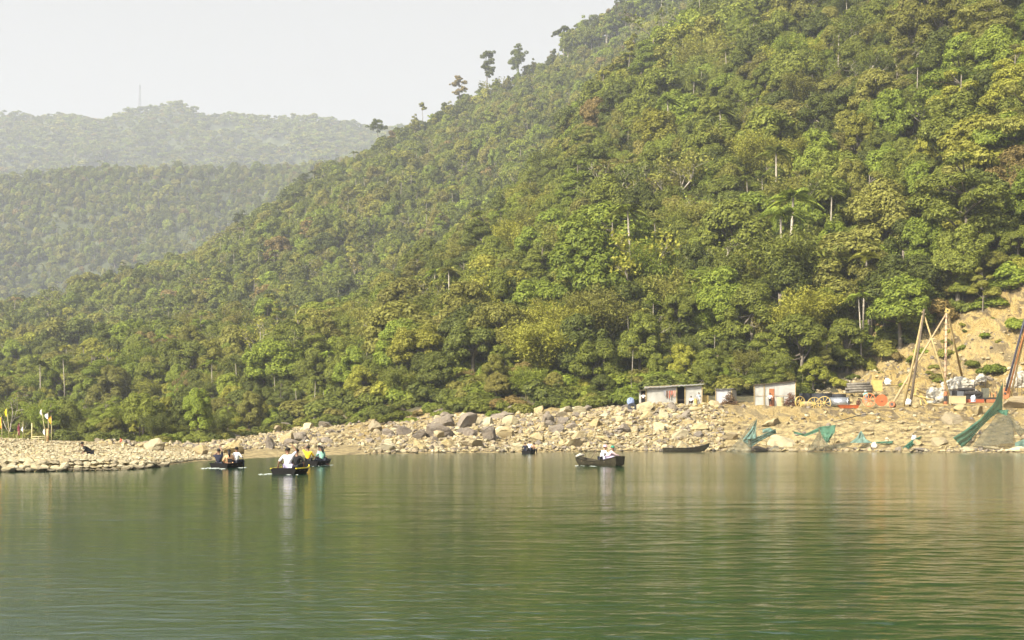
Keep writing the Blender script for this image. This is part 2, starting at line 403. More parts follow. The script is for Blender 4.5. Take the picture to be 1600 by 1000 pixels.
# ------------------------------------------------------------------ water surface: one sheet, with real ripples where they can be seen
yr = np.concatenate([np.arange(1290, 1004, -6.0), np.arange(1004, 760, -.42), np.arange(760, 706, -.5)])
dr = EYE * F / (yr - HY); dr = np.concatenate([dr, np.linspace(dr[-1] + 6, 900, 24)])
uc = np.concatenate([np.arange(-2600, -620, 60.), np.arange(-620, -40, 6.0), np.arange(-40, 1642, 2.3), np.arange(1642, 2240, 6.0), np.arange(2240, 4200, 60.)])
U, Dw = np.meshgrid(uc, dr); X = (U - 800) / F * Dw
dstep = np.gradient(dr)[:, None] * np.ones_like(U)
rw = np.random.RandomState(12); wob = pnoise(X / 6.5, Dw / 9.0, 1.5) * 1.1; wob2 = pnoise(X / 2.6, Dw / 4.0, 4.5) * .35
lane_w = .55 + .9 * np.clip(fbm(X / 26, Dw / 11, 6.0, 2) + .35, 0, 1.1)
side = np.interp((U - 800) / 1600, [-.6, -.2, .0, .18, .5], [.44, .54, .62, .95, 1.15])
H = np.zeros_like(X)
for i in range(22):
    lam = .17 * 1.165**i; th = rw.normal() * .24; kx, ky = math.sin(th), math.cos(th); k_ = 2 * math.pi / lam
    sl = .0165 * (1.5 if lam < .5 else 1.15 if lam < .8 else .75 if lam < 1.3 else .28) * rw.uniform(.6, 1.3)
    fade = np.clip((lam / np.maximum(dstep, 1e-3) - 3) / 3, 0, 1)
    H += sl / k_ * fade * np.sin(k_ * (kx * X + ky * Dw) + rw.uniform(0, 6.28) + wob * (3 + 1.5 / lam) + wob2 * 3) * (1 + .35 * pnoise(X / (lam * 5) + i, Dw / (lam * 4), i * 1.7))
edge = np.clip(np.minimum(np.minimum((U + 620) / 200, (2240 - U) / 200), np.minimum((Dw - 6) / 2.5, (158 - Dw) / 20)), 0, 1)
H *= lane_w * side * edge * np.interp(Dw, [8, 14, 24, 40], [.55, .68, .9, 1.0])
nr_, nc_ = X.shape; ii = np.arange(nr_ * nc_).reshape(nr_, nc_)
q = np.stack([ii[:-1, :-1], ii[:-1, 1:], ii[1:, 1:], ii[1:, :-1]], -1).reshape(-1, 4)
co = np.stack([X, Dw, H], -1).reshape(-1, 3); n0 = len(co)
xa, xb, ya, yb = X[0, 0], X[0, -1], dr[0], dr[-1]
co = np.concatenate([co, [(-2500, -400, 0), (2500, -400, 0), (2500, yb, 0), (-2500, yb, 0)]])
q = np.concatenate([q, [(n0, n0 + 1, nc_ - 1, 0), (n0, 0, (nr_ - 1) * nc_, n0 + 3), (n0 + 1, n0 + 2, nr_ * nc_ - 1, nc_ - 1)]])
water = link('river_water', mesh_np('river_water', co, q, [MAT_WATER], None, True)); tag(water, kind='structure')
# river bed sheet under the water reaching behind the camera
bm_ = MB(); bm_.add([(-2500, -400, -2.4), (2500, -400, -2.4), (2500, 800, -2.4), (-2500, 800, -2.4)], [(0, 1, 2, 3)])
bed = bm_.build('river_bed', GROUND); tag(bed, kind='structure')
# ------------------------------------------------------------------ plants: prototype meshes
def leaves_np(cs, ns, size, rs, aspect=1.8):
    n = len(cs); ns = ns / np.maximum(np.linalg.norm(ns, axis=1)[:, None], 1e-6)
    r = rs.normal(size=(n, 3)); a = np.cross(ns, r); a /= np.maximum(np.linalg.norm(a, axis=1)[:, None], 1e-6); b = np.cross(ns, a)
    sz = (size * rs.uniform(.65, 1.3, n))[:, None]
    A = a * sz * .5 * math.sqrt(aspect); B = b * sz * .5 / math.sqrt(aspect)
    co = np.stack([cs - A, cs + B - A * .1, cs + A - ns * sz * .15, cs - B - A * .1], 1).reshape(-1, 3)
    q = np.arange(n * 4).reshape(n, 4)
    return co, q, np.repeat(rs.uniform(0, 1, n), 4)
def rdir(rs, n, zmin=-1.0):
    z = rs.uniform(zmin, 1, n); t = rs.uniform(0, 2*math.pi, n); r = np.sqrt(1 - z*z)
    return np.stack([r*np.cos(t), r*np.sin(t), z], 1)
def lobes_leaves(lobes, nleaf, leaf, rs, flat=.7, aspect=1.7, up=.35):
    C = np.array([l[0] for l in lobes]); Rr = np.array([l[1] for l in lobes]); wgt = Rr**2 / (Rr**2).sum()
    cs, ns, tint = [], [], []
    for i in range(len(lobes)):
        k = max(6, int(nleaf * wgt[i])); d = rdir(rs, k, -.55)
        lump = 1 + .28 * pnoise(d[:, 0]*2.2 + i*3.1, d[:, 1]*2.2, d[:, 2]*2.2 + i)
        p = C[i] + d * Rr[i] * (lump * rs.uniform(.72, 1.06, k)**.6)[:, None] * np.array([1, 1, flat])
        nn = d * np.array([1, 1, 1/flat]) + rs.normal(size=(k, 3)) * .34 + np.array([0, 0, up])
        inside = np.zeros(k, bool)
        for j in range(len(lobes)):
            if j != i: inside |= (((p - C[j]) / (Rr[j] * np.array([1, 1, flat])))**2).sum(1) < .55
        cs.append(p[~inside]); ns.append(nn[~inside])
    return leaves_np(np.concatenate(cs), np.concatenate(ns), leaf, rs, aspect)
def limb_mesh(segs, n=6):
    mb = MB()
    for pts, rr in segs: mb.tube(pts, rr, n, True)
    return mb
def mk(name, mb):
    me = bpy.data.meshes.new(name); me.from_pydata([tuple(v) for v in mb.v], [], mb.f); me.validate()
    me.polygons.foreach_set('use_smooth', [True]*len(me.polygons)); me.update(); return me

def broadleaf(seed, Rc=4.6, Hc=6.5, H=12.0, nl=20, nleaf=7000, leaf=.42, lr=(.26, .42), limbs=True, flat=.72):
    rs = np.random.RandomState(seed); zc = H - Hc / 2; lobes = []
    d = rdir(rs, nl, -.5)
    for i in range(nl):
        rad = Rc * rs.uniform(*lr); k = rs.uniform(.55, .85)
        lobes.append((np.array([d[i,0]*Rc*k, d[i,1]*Rc*k, zc + d[i,2]*Hc*.42]), rad))
    lobes.append((np.array([rs.uniform(-.5, .5), rs.uniform(-.5, .5), H - Hc*.32]), Rc*.4))
    co, q, at = lobes_leaves(lobes, nleaf, leaf, rs, flat)
    tr = H * .022 + .05
    top = (rs.uniform(-.5, .5), rs.uniform(-.5, .5), zc + Hc*.1)
    segs = [([(0, 0, -1.5), (top[0]*.3, top[1]*.3, H*.25), (top[0]*.6, top[1]*.6, H*.5), top], [tr*1.3, tr, tr*.75, tr*.3])]
    if limbs:
        for c, r_ in lobes[:nl:2]:
            z0 = rs.uniform(.35, .6) * H; b = np.array([top[0]*.5, top[1]*.5, z0])
            mid = b*.45 + c*.55 + np.array([0, 0, -.4])
            segs.append(([b, mid, c], [tr*.5, tr*.33, tr*.12]))
    return (co, q, at), limb_mesh(segs)
def tiered(seed, H=15, Rc=4.5, nt_=5, nleaf=17000, leaf=.26):
    rs = np.random.RandomState(seed); lobes = []; segs = [([(0, 0, -1.5), (.2, 0, H*.5), (0, .2, H*.96)], [.26, .18, .06])]
    for t in range(nt_):
        z = H * (.5 + .48 * t / (nt_ - 1)); r_ = Rc * (1 - .55 * (t / (nt_-1))**1.4)
        for k in range(5 if t < nt_-1 else 2):
            a = rs.uniform(0, 2*math.pi); q_ = r_ * rs.uniform(.4, .8)
            c = np.array([q_*math.cos(a), q_*math.sin(a), z + rs.uniform(-.5, .5)]); lobes.append((c, r_ * rs.uniform(.32, .5)))
            segs.append(([(0, 0, z - 1.6), c*np.array([.6, .6, 1]) - np.array([0, 0, .6]), c], [.12, .08, .03]))
    return lobes_leaves(lobes, nleaf, leaf, rs, .62, 1.9, .4), limb_mesh(segs)
def bamboo(seed, H=11, nc=34, nleaf=20000, leaf=.24):
    rs = np.random.RandomState(seed); cs, ns = [], []; segs = []
    per = nleaf // nc
    for i in range(nc):
        a = rs.uniform(0, 2*math.pi); out = rs.uniform(1.0, 5.2); h = H * rs.uniform(.65, 1.02); b = rs.uniform(0, .8)
        t = np.linspace(0, 1, 7)
        def pt(t):
            r_ = b + out * t**2.3; z = h * (t - .36 * np.clip(t - .55, 0, 1)**1.5 * (out / 3.0))
            return np.stack([np.cos(a)*r_, np.sin(a)*r_, z], -1)
        segs.append((list(pt(t)), list(np.linspace(.055, .015, 7))))
        tt = rs.uniform(.32, 1.0, per)**.8; p = pt(tt); sp = .35 + .9 * np.sin(np.clip((tt - .3) / .7, 0, 1) * math.pi * .8)
        off = rs.normal(size=(per, 3)) * sp[:, None] * np.array([.55, .55, .38]); off[:, 2] -= .2 * sp
        # feathery sprays: leaves bunched round a few nodes
        cs.append(p + off); nn = rs.normal(size=(per, 3)) * .6 + off * .5 + np.array([0, 0, .7]); ns.append(nn)
    return leaves_np(np.concatenate(cs), np.concatenate(ns), leaf, rs, 3.0), limb_mesh(segs, 4)
def palm(seed, H=12, nf=11, L=2.4, leaf=.16):
    rs = np.random.RandomState(seed); cs_, q_, at_ = [], [], []; n = 0
    bx, by = rs.uniform(-.5, .5, 2)
    segs = [([(0, 0, -1.2), (bx*.3, by*.3, H*.5), (bx, by, H)], [.15, .11, .09])]
    for f in range(nf):
        a = 2*math.pi * f / nf + rs.uniform(-.2, .2); el = rs.uniform(.1, 1.25); Lf = L * rs.uniform(.8, 1.1)
        t = np.linspace(0, 1, 18)
        r_ = Lf * t * math.cos(el) + .3*t*t; z = H + Lf * t * math.sin(el) - Lf * .75 * t**2.2
        ax = np.array([math.cos(a), math.sin(a), 0]); side = np.array([-math.sin(a), math.cos(a), 0])
        p = np.array([bx, by, 0]) + ax * r_[:, None] + np.array([0, 0, 1]) * z[:, None]
        for k in range(2, 18):
            ln = .75 * math.sin(math.pi * (.15 + .8 * t[k])) * L / 2.4
            for s_ in (-1, 1):
                tip = p[k] + side * s_ * ln * .8 + ax * ln * .35 + np.array([0, 0, -ln * .55])
                w_ = ax * leaf * .5 + np.array([0, 0, leaf * .3])
                cs_ += [p[k] - w_, p[k] + w_, tip + w_ * .3, tip - w_ * .3]; q_.append([n, n+1, n+2, n+3]); n += 4
                at_ += [rs.uniform(0, 1)] * 4
        for k in range(17):   # rachis
            w_ = side * .03
            cs_ += [p[k] - w_, p[k] + w_, p[k+1] + w_, p[k+1] - w_]; q_.append([n, n+1, n+2, n+3]); n += 4; at_ += [.5]*4
    return (np.array(cs_), np.array(q_), np.array(at_)), limb_mesh(segs, 6)
def bare(seed, H=12, nleaf=500, leaf=.35, spread=.5):
    rs = np.random.RandomState(seed); segs = []; tips = []
    def grow(p, d, L, r_, lev):
        q1 = p + d * L * .5 + rs.normal(size=3) * L * .04; q2 = p + d * L + rs.normal(size=3) * L * .06
        segs.append(([p, q1, q2], [r_, r_*.8, r_*.6]))
        if lev == 0: tips.append(q2); return
        for k in range(3 if lev > 1 else 3):
            nd = d + rs.normal(size=3) * spread; nd[2] = abs(nd[2]) * .7 + .35; nd /= np.linalg.norm(nd)
            grow(q1 if k == 2 else q2, nd, L * rs.uniform(.5, .72), r_ * .55, lev - 1)
    grow(np.array([0, 0, -1.0]), np.array([0, 0, 1.0]), H * .48, .22, 4)
    tips = np.array(tips); c = tips[rs.randint(0, len(tips), nleaf)] + rs.normal(size=(nleaf, 3)) * .5
    return leaves_np(c, rs.normal(size=(nleaf, 3)) + np.array([0, 0, .6]), leaf, rs), limb_mesh(segs, 5)
def bush(seed, Rc=2.2, nl=9, nleaf=6000, leaf=.24):
    rs = np.random.RandomState(seed); lobes = []
    for i in range(nl):
        a = rs.uniform(0, 2*math.pi); q_ = Rc * rs.uniform(.1, .8)
        lobes.append((np.array([q_*math.cos(a), q_*math.sin(a), rs.uniform(.4, 1.6)]), rs.uniform(.6, 1.15)))
    segs = [([(0, 0, -.6), c*.5, c], [.07, .05, .02]) for c, r_ in lobes]
    return lobes_leaves(lobes, nleaf, leaf, rs, .75, 1.9, .4), limb_mesh(segs, 4)
def emergent(seed, H=20, blobs=((0, 0, 1.0, 2.2),), nleaf=9000, leaf=.38):
    rs = np.random.RandomState(seed); lobes = []; segs = [([(0, 0, -2), (.3, 0, H*.4), (-.2, 0, H*.7), (0, 0, H*.97)], [.30, .22, .15, .05])]
    for bx, by, bz, br in blobs:
        c0 = np.array([bx, by, bz * H])
        for k in range(14):
            c = c0 + rs.normal(size=3) * br * np.array([.6, .6, .45]); lobes.append((c, br * rs.uniform(.34, .58)))
        segs.append(([(0, 0, bz*H - 1.6), c0 * np.array([.5, .5, 1]) - np.array([0, 0, .5]), c0], [.1, .08, .04]))
    return lobes_leaves(lobes, nleaf, leaf, rs, .9), limb_mesh(segs, 6)

class Proto:
    "crown + trunk mesh pair; `size` = natural height"
    def __init__(s, name, gen, size, bark=None):
        (co, q, at), mb = gen; s.name = name; s.size = size
        s.crown = mesh_np(name + '_crown', co, q, [LEAFM], {'leaf': at}); s.trunk = mk(name + '_trunk', mb); s.trunk.materials.append(bark or BARK)
        # joined version for scattering
        s.co, s.q, s.at, s.mb, s.bark = co, q, at, mb, bark or BARK
    def joined(s):
        tv = np.array([tuple(v) for v in s.mb.v]); tf = np.array([f for f in s.mb.f if len(f) == 4])
        co = np.concatenate([s.co, tv]); q = np.concatenate([s.q, tf + len(s.co)])
        me = mesh_np(s.name + '_joined', co, q, [LEAFM, s.bark], {'leaf': np.concatenate([s.at, np.zeros(len(tv))])},
                     False, np.concatenate([np.zeros(len(s.q)), np.ones(len(tf))]))
        return bpy.data.objects.new(s.name, me)

PR = {
 'broad': [Proto('broadleaf', broadleaf(1, 4.2, 11.5, 12, 34, 28000, .28, (.2, .40), flat=1.0), 12), Proto('broadleaf', broadleaf(2, 4.9, 10.5, 12, 40, 32000, .29, (.18, .38), flat=.95), 12), Proto('broadleaf', broadleaf(3, 3.5, 12.5, 13, 30, 24000, .27, (.22, .42), flat=1.1), 13),
           Proto('broadleaf', broadleaf(4, 4.8, 9.2, 11, 30, 24000, .34, (.2, .42), flat=.85), 11), Proto('broadleaf', broadleaf(5, 3.4, 10.5, 12, 26, 20000, .26, (.24, .4), flat=1.15), 12)],
 'tier': [Proto('layered', tiered(11), 15), Proto('layered', tiered(12, 14, 5.2, 4), 14)],
 'bamboo': [Proto('bamboo', bamboo(21), 10, CULM), Proto('bamboo', bamboo(22, 10, 28, 18000), 9, CULM)],
 'palm': [Proto('palm', palm(31), 13.5, PALEBARK), Proto('palm', palm(32, 10, 10), 11.5, PALEBARK)],
 'bare': [Proto('bare', bare(41), 13, PALEBARK), Proto('bare', bare(42, 11, 1100, .35, .6), 12, PALEBARK)],
 'bush': [Proto('bush', bush(51), 2.6), Proto('bush', bush(52, 2.6, 11, 7000), 2.6)],
}
# coarser forms for the slopes beyond 450 m and for the far hills
MIDP = [Proto('broadleaf_mid', broadleaf(61, 4.3, 11.5, flat=1.0, nl=22, nleaf=5200, leaf=.52, limbs=False), 12), Proto('broadleaf_mid', broadleaf(62, 4.8, 10.5, 12, 24, 5600, .54, flat=.95, limbs=False), 12),
        Proto('broadleaf_mid', broadleaf(63, 3.6, 12, 13, 18, 4800, .5, flat=1.1, limbs=False), 13)]
MIDT = [Proto('layered_mid', tiered(64, nleaf=3600, leaf=.5), 15)]
MIDPALM = [Proto('palm_mid', palm(65, 11, 8, 2.6, .3), 12, PALEBARK)]
MIDBARE = [Proto('bare_mid', bare(66, 12, 260, .6), 13, PALEBARK)]
GROVE = [Proto('grove', emergent(95 + i, 20, bl, 5000, .5), 20, PALEBARK) for i, bl in enumerate((((0, 0, 1.0, 2.6), (-2.4, 0, .86, 2.2), (2.4, .5, .88, 2.3), (.5, -1, .74, 2.2)), ((0, 0, 1.0, 2.2), (1.8, 1, .9, 2.2), (-1.6, 0, .8, 2.4)), ((0, 0, 1.0, 1.8), (-1.5, 0, .88, 1.9), (1.2, 0, .76, 2.2), (-1, 0, .62, 1.8))))]
FARP = [Proto('broadleaf_far', broadleaf(71, nl=14, nleaf=650, leaf=1.3, limbs=False), 12), Proto('broadleaf_far', broadleaf(72, 5.2, 6, 12, 15, 700, 1.3, limbs=False), 12),
        Proto('broadleaf_far', broadleaf(73, 3.9, 7.2, 14, 12, 560, 1.2, limbs=False), 14)]

# ------------------------------------------------------------------ scatter with geometry nodes (only for the stuff objects)
def scatter_group(name, coll):
    ng = bpy.data.node_groups.new(name, 'GeometryNodeTree')
    ng.interface.new_socket('Geometry', in_out='INPUT', socket_type='NodeSocketGeometry')
    ng.interface.new_socket('Geometry', in_out='OUTPUT', socket_type='NodeSocketGeometry')
    N = ng.nodes; L = ng.links
    gi = N.new('NodeGroupInput'); go = N.new('NodeGroupOutput'); ci = N.new('GeometryNodeCollectionInfo')
    ci.inputs['Collection'].default_value = coll; ci.inputs['Separate Children'].default_value = True; ci.inputs['Reset Children'].default_value = True
    ip = N.new('GeometryNodeInstanceOnPoints'); ip.inputs['Pick Instance'].default_value = True
    def attr(nm, tp):
        a = N.new('GeometryNodeInputNamedAttribute'); a.data_type = tp; a.inputs['Name'].default_value = nm; return a.outputs['Attribute']
    L.new(gi.outputs[0], ip.inputs['Points']); L.new(ci.outputs[0], ip.inputs['Instance'])
    L.new(attr('idx', 'INT'), ip.inputs['Instance Index']); L.new(attr('rot', 'FLOAT_VECTOR'), ip.inputs['Rotation']); L.new(attr('scl', 'FLOAT_VECTOR'), ip.inputs['Scale'])
    L.new(ip.outputs[0], go.inputs[0]); return ng
def scatter(name, protos, pos, idx, rot, scl, tint=None):
    coll = bpy.data.collections.new('proto_' + name)
    for i, o in enumerate(protos):
        o.name = '%s_%03d' % (name, i); coll.objects.link(o)
    order = sorted(range(len(protos)), key=lambda i: protos[i].name); assert order == list(range(len(protos)))
    me = bpy.data.meshes.new(name); n = len(pos); me.vertices.add(n); me.vertices.foreach_set('co', np.asarray(pos, np.float32).ravel())
    a = me.attributes.new('idx', 'INT', 'POINT'); a.data.foreach_set('value', np.asarray(idx, np.int32))
    a = me.attributes.new('rot', 'FLOAT_VECTOR', 'POINT'); a.data.foreach_set('vector', np.asarray(rot, np.float32).ravel())
    a = me.attributes.new('scl', 'FLOAT_VECTOR', 'POINT'); a.data.foreach_set('vector', np.asarray(scl, np.float32).ravel())
    if tint is not None: a = me.attributes.new('tint', 'FLOAT', 'POINT'); a.data.foreach_set('value', np.clip(np.asarray(tint, np.float32), 0, 1))
    o = link(name, me); md = o.modifiers.new('scatter', 'NODES'); md.node_group = scatter_group(name, coll)
    return o

# ------------------------------------------------------------------ where the plants stand
rs = np.random.RandomState(99)
def grid_points(u0, u1, dmin, dmax, sp):
    x0, x1 = (u0 - 800) / F * dmax, (u1 - 800) / F * dmax
    gx, gy = np.meshgrid(np.arange(x0, x1, sp), np.arange(dmin, dmax, sp)); gx, gy = gx.ravel(), gy.ravel()
    gx = gx + rs.uniform(-.45, .45, gx.shape) * sp; gy = gy + rs.uniform(-.45, .45, gy.shape) * sp
    u = gx / gy * F + 800; k = (u > u0) & (u < u1); return u[k], gy[k]
def scr(u, d, zc): return HY - (zc - EYE) / d * F

def pick_color(x, y, n):
    a = fbm(x / 60, y / 60, 5.0, 3); b = rs.uniform(0, 1, n); out = []
    for i in range(n):
        t = a[i] * .55
        r_ = b[i]
        if t > .18: w_ = (.10, .30, .26, .14, .18, .02)
        elif t < -.15: w_ = (.34, .36, .08, .02, .18, .02)
        else: w_ = (.20, .36, .15, .06, .21, .02)
        out.append(int(np.searchsorted(np.cumsum(w_), r_)))
    return np.clip(np.array(out), 0, 5)

used = []     # hand-placed trees: (u, d, radius)
def tree_obj(name, proto, u, d, height, rz, color, label, cat, group, dz=-.3, wide=1.0):
    s_ = height / proto.size
    e = empty(name, gp(u, d, dz), rz, label, cat, group); e.scale = (s_ * wide, s_ * wide, s_)
    t = link('trunk', proto.trunk, e); c = link('crown', proto.crown, e)
    c['tint'] = TINT[color] + rr.uniform(-.03, .03)
    return e

def where(u, y):
    "a phrase that finds a spot on the slope from its landmarks"
    h_ = ['above the flags', 'above the crouching figure', 'above the left rowing boat', 'above the middle boats', 'above the sandy gap',
          'above the grey boulders', 'above the tiny far boat', 'above the long boat', 'above the long shack', 'above the smallest shack',
          'above the tall shack', 'above the black tanks', 'above the orange wheel', 'above the timber derricks', 'above the leaning poles']
    e_ = [90, 230, 400, 530, 640, 780, 870, 980, 1110, 1165, 1250, 1330, 1410, 1520, 9999]
    v_ = 'at the slope foot' if y > 590 else 'low on the slope' if y > 500 else 'mid-slope' if y > 390 else 'high up' if y > 250 else 'near the top'
    return v_ + ' ' + h_[next(i for i, x in enumerate(e_) if u < x)]
NOUN = {'broad': 'broadleaf tree', 'tier': 'layered tree', 'bamboo': 'arching bamboo clump', 'palm': 'slender palm', 'bare': 'sparse pale-limbed tree'}
NAME = {'broad': 'broadleaf_tree', 'tier': 'layered_tree', 'bamboo': 'bamboo_clump', 'palm': 'palm_tree', 'bare': 'bare_tree'}
CATN = {'broad': 'tree', 'tier': 'tree', 'bamboo': 'bamboo', 'palm': 'palm tree', 'bare': 'bare tree'}

# hand-placed: kind, variant, u, y of foot, height in photo px, colour, label
HAND = [
 ('bare', 0, 401, 585, 105, 'yellow green', 'tall bare pale tree rising alone above the left rowing boat, its forked limbs almost leafless'),
 ('broad', 1, 885, 385, 78, 'bright green', 'bright green rounded tree with two pale stems in the middle of the slope'),
 ('tier', 0, 1098, 225, 75, 'mid green', 'tree with a long straight bare white trunk high on the slope'),
 ('tier', 1, 1150, 225, 65, 'dark green', 'slim dark tree just right of the long white trunk high on the slope'),
 ('bamboo', 0, 870, 575, 110, 'yellow green', 'big golden green bamboo clump above the tiny far boat'),
 ('bamboo', 1, 935, 560, 112, 'olive', 'feathery olive bamboo clump above the rower in the long boat'),
 ('bamboo', 0, 820, 590, 85, 'olive', 'drooping olive bamboo clump left of the big golden green bamboo'),
 ('bamboo', 1, 1255, 560, 110, 'yellow green', 'yellow green bamboo clump arching above the tall corrugated shack'),
 ('bamboo', 0, 1190, 300, 90, 'yellow green', 'pale yellow bamboo clump high on the slope above the smallest shack'),
 ('bamboo', 1, 1250, 300, 80, 'yellow green', 'pale glowing bamboo crown high on the slope above the black tanks'),
 ('bamboo', 0, 1290, 500, 100, 'olive', 'olive bamboo clump above the three black tanks'),
 ('tier', 1, 1500, 260, 150, 'yellow green', 'large spreading yellow-leaved tree in the upper right of the slope'),
 ('tier', 0, 1585, 230, 150, 'yellow green', 'tall yellow-leaved tree at the right edge of the picture'),
 ('broad', 3, 1530, 400, 130, 'dark green', 'wide dark green tree left of the bare rock scar'),
 ('broad', 0, 1190, 160, 120, 'dark green', 'dark crown near the top of the picture above the smallest shack'),
 ('palm', 0, 1092, 410, 68, 'bright green', 'bright palm in the palm cluster above the long shack, tallest of the cluster'),
 ('palm', 1, 1078, 415, 60, 'bright green', 'palm leaning left beside the tallest palm above the long shack'),
 ('palm', 0, 1106, 418, 62, 'yellow green', 'yellowing palm right of the tallest palm above the long shack'),
 ('palm', 1, 1046, 440, 58, 'yellow green', 'golden palm low left of the palm cluster above the long shack'),
 ('palm', 0, 1060, 450, 62, 'olive', 'olive palm just below the cluster above the long shack'),
 ('palm', 0, 1150, 380, 62, 'bright green', 'palm standing apart to the right of the palm cluster'),
 ('palm', 1, 1008, 548, 74, 'olive', 'palm with a pale straight trunk above the long shack'),
 ('palm', 0, 983, 550, 66, 'olive', 'palm with a thin brown trunk left of the pale-trunked palm'),
 ('bare', 1, 1160, 520, 90, 'olive', 'thin tree with pale limbs above the smallest shack'),
 ('bare', 0, 1420, 480, 80, 'olive', 'thin pale stems above the timber derricks'),
 ('bare', 0, 955, 330, 70, 'olive', 'leafless pale tree in the middle of the slope above the rower'),
 ('bare', 0, 515, 350, 42, 'brownish', 'small bare pale tree on the hazy ridge above the middle boats'),
 ('bare', 0, 530, 352, 40, 'brownish', 'second bare pale tree on the hazy ridge above the middle boats'),
 ('bush', 1, 250, 676, 30, 'bright green', 'bright yellow-green shrub at the foot of the slope above the pebble spit'),
]
EMG = [  # skyline trees: u, foot y, height px, blobs, colour, label
 (760, 150, 72, ((1.2, 0, 1.0, 1.7), (-1.6, 0, .93, 1.3), (1.0, 0, .80, 1.7), (-.3, 0, .68, 1.6), (2.2, 0, .62, 1.5), (.8, 0, .54, 1.4)), 'dark green', 'tall thin skyline tree with clumped foliage like stacked pompoms, standing clear against the sky'),
 (718, 182, 64, ((0, 0, 1.0, 1.7), (-2.6, 0, .86, 1.5), (2.4, 0, .88, 1.4), (1.5, 0, .72, 1.4), (-1.6, 0, .62, 1.6)), 'brownish', 'brownish open-crowned skyline tree left of the tallest skyline tree'),
 (809, 135, 68, ((0, 0, 1.0, 1.4), (-.8, 0, .86, 2.0), (1.2, 0, .8, 2.0), (0, 0, .66, 2.8), (-2, 0, .55, 2.2)), 'dark green', 'dark pointed skyline tree right of the tallest skyline tree'),
 (880, 98, 58, ((0, 0, 1.0, 1.6), (2.5, 0, .97, 1.4), (-2.6, 0, .92, 1.5), (-4.5, 0, .84, 1.2)), 'dark green', 'umbrella-shaped skyline tree with a see-through flat crown'),
 (930, 90, 66, ((0, 0, 1.0, 2.6), (-3, 0, .9, 2.4), (3, 0, .88, 2.4), (0, 0, .78, 2.8), (4.6, 0, .74, 2.0)), 'dark green', 'broad skyline crown on pale stems near the top of the ridge'),
 (955, 78, 60, ((0, 0, 1.0, 2.4), (-2, 0, .82, 2.4), (2.4, 0, .84, 2.0)), 'mid green', 'skyline tree with pale straight stem right of the broad skyline crown'),
 (1040, 40, 62, ((0, 0, 1.0, 2.6), (-3, 0, .86, 2.3), (3, 0, .82, 2.2)), 'dark green', 'tall crown that leaves the top of the picture on the ridge'),
 (590, 232, 46, ((0, 0, 1.0, 2.6), (-2.6, 0, .8, 2.8), (2.6, 0, .78, 2.6)), 'dark green', 'dark crown standing at the lower end of the skyline ridge'),
 (660, 196, 36, ((0, 0, 1.0, 2.0), (1.6, 0, .8, 2.0)), 'olive', 'small skyline tree between the lower ridge crown and the brownish open tree'),
 (477, 318, 46, ((0, 0, 1.0, 3.0), (-3, 0, .85, 3.0), (3, 0, .8, 3.0), (0, 0, .7, 3.0)), 'dark green', 'dark tree on the ridge shoulder above the right-hand middle boat'),
 (375, 378, 44, ((0, 0, 1.0, 3.0), (-3, 0, .85, 2.6), (3, 0, .8, 3.0)), 'dark green', 'dark tree standing on the low end of the ridge above the left rowing boat'),
]
rr = random.Random(5)
for kind, var, u, y, hpx, colr, lab in HAND:
    d = hit(u, y); H_ = hpx / SC(d)
    if kind == 'bush':
        tree_obj('shrub', PR['bush'][var], u, d, H_, rr.uniform(0, 6), colr, lab, 'shrub', None)
    else:
        tree_obj(NAME[kind], PR[kind][var], u, d, H_, rr.uniform(0, 6), colr, lab, CATN[kind], 'trees on the hillside')
    used.append(((u - 800) / F * d, d, 2.5 if kind in ('palm', 'bare') else 4.5))
for i, (u, y, hpx, blobs, colr, lab) in enumerate(EMG):
    d = float(T.kn(u, 9)) - 4; H_ = hpx / SC(d) * .92
    sc_ = H_ / 20
    pr_ = Proto('skyline', emergent(80 + i, 20, blobs), 20, PALEBARK if i in (3, 4, 5) else BARK)
    e = tree_obj('skyline_tree', pr_, u, d, 20, 0, colr, lab, 'tree', 'trees on the skyline ridge', -1.0)
    e.location.z = EYE + (HY - y) / F * d; e.scale = (sc_ * 1.1, sc_ * 1.1, sc_)
    used.append(((u - 800) / F * d, d, 4))

def collect(u, d, keep=None):
    x = (u - 800) / F * d; k = np.ones(len(u), bool)
    for ux, uy, ur in used: k &= (x - ux)**2 + (d - uy)**2 > ur**2
    if keep is not None: k &= keep
    return u[k], d[k]
u1, d1 = grid_points(-900, 2500, 205, 600, 4.6); u2, d2_ = grid_points(-700, 2200, 600, 1160, 5.8); u, d = np.concatenate([u1, u2]), np.concatenate([d1, d2_])
foot = T.kn(u, 5); low = T.kn(u, 6)
cutf = np.clip((u - 1270) / 40, 0, 1)
dmin_ = foot + 1.5 + (low - foot) * cutf - 95 * np.clip((420 - u) / 120, 0, 1)
scar = (u > 1552) & (u < 1640) & (scr(u, d, T.z(u, d) + 5) > 362) & (scr(u, d, T.z(u, d) + 5) < 398) & (d < 420)
crest = T.kn(u, 9)
u, d = collect(u, d, (d > dmin_) & (d < crest + 35) & ~scar)
x = (u - 800) / F * d; z = T.z(u, d); n = len(u)
ci_ = pick_color(x, d, n); hgt = (5.2 + 8.6 * rs.uniform(0, 1, n)**1.5) * (1 + .25 * fbm(x / 45, d / 45, 2.0, 2))
hgt = np.where(d < foot[0] * 0 + T.kn(u, 5) + 14, hgt * .62, hgt)            # low growth along the foot
hgt = np.where((u > 1000) & (u < 1180) & (d < 240), hgt * .8, hgt)
kindr = rs.uniform(0, 1, n); zone = fbm(x / 50, d / 50, 9.0, 2)
kind_ = np.where(kindr < .56, 0, np.where(kindr < .63, 1, np.where(kindr < .75 + .12 * (zone > .2), 2, np.where(kindr < .93 + .03*(zone < -.2), 3, 4))))
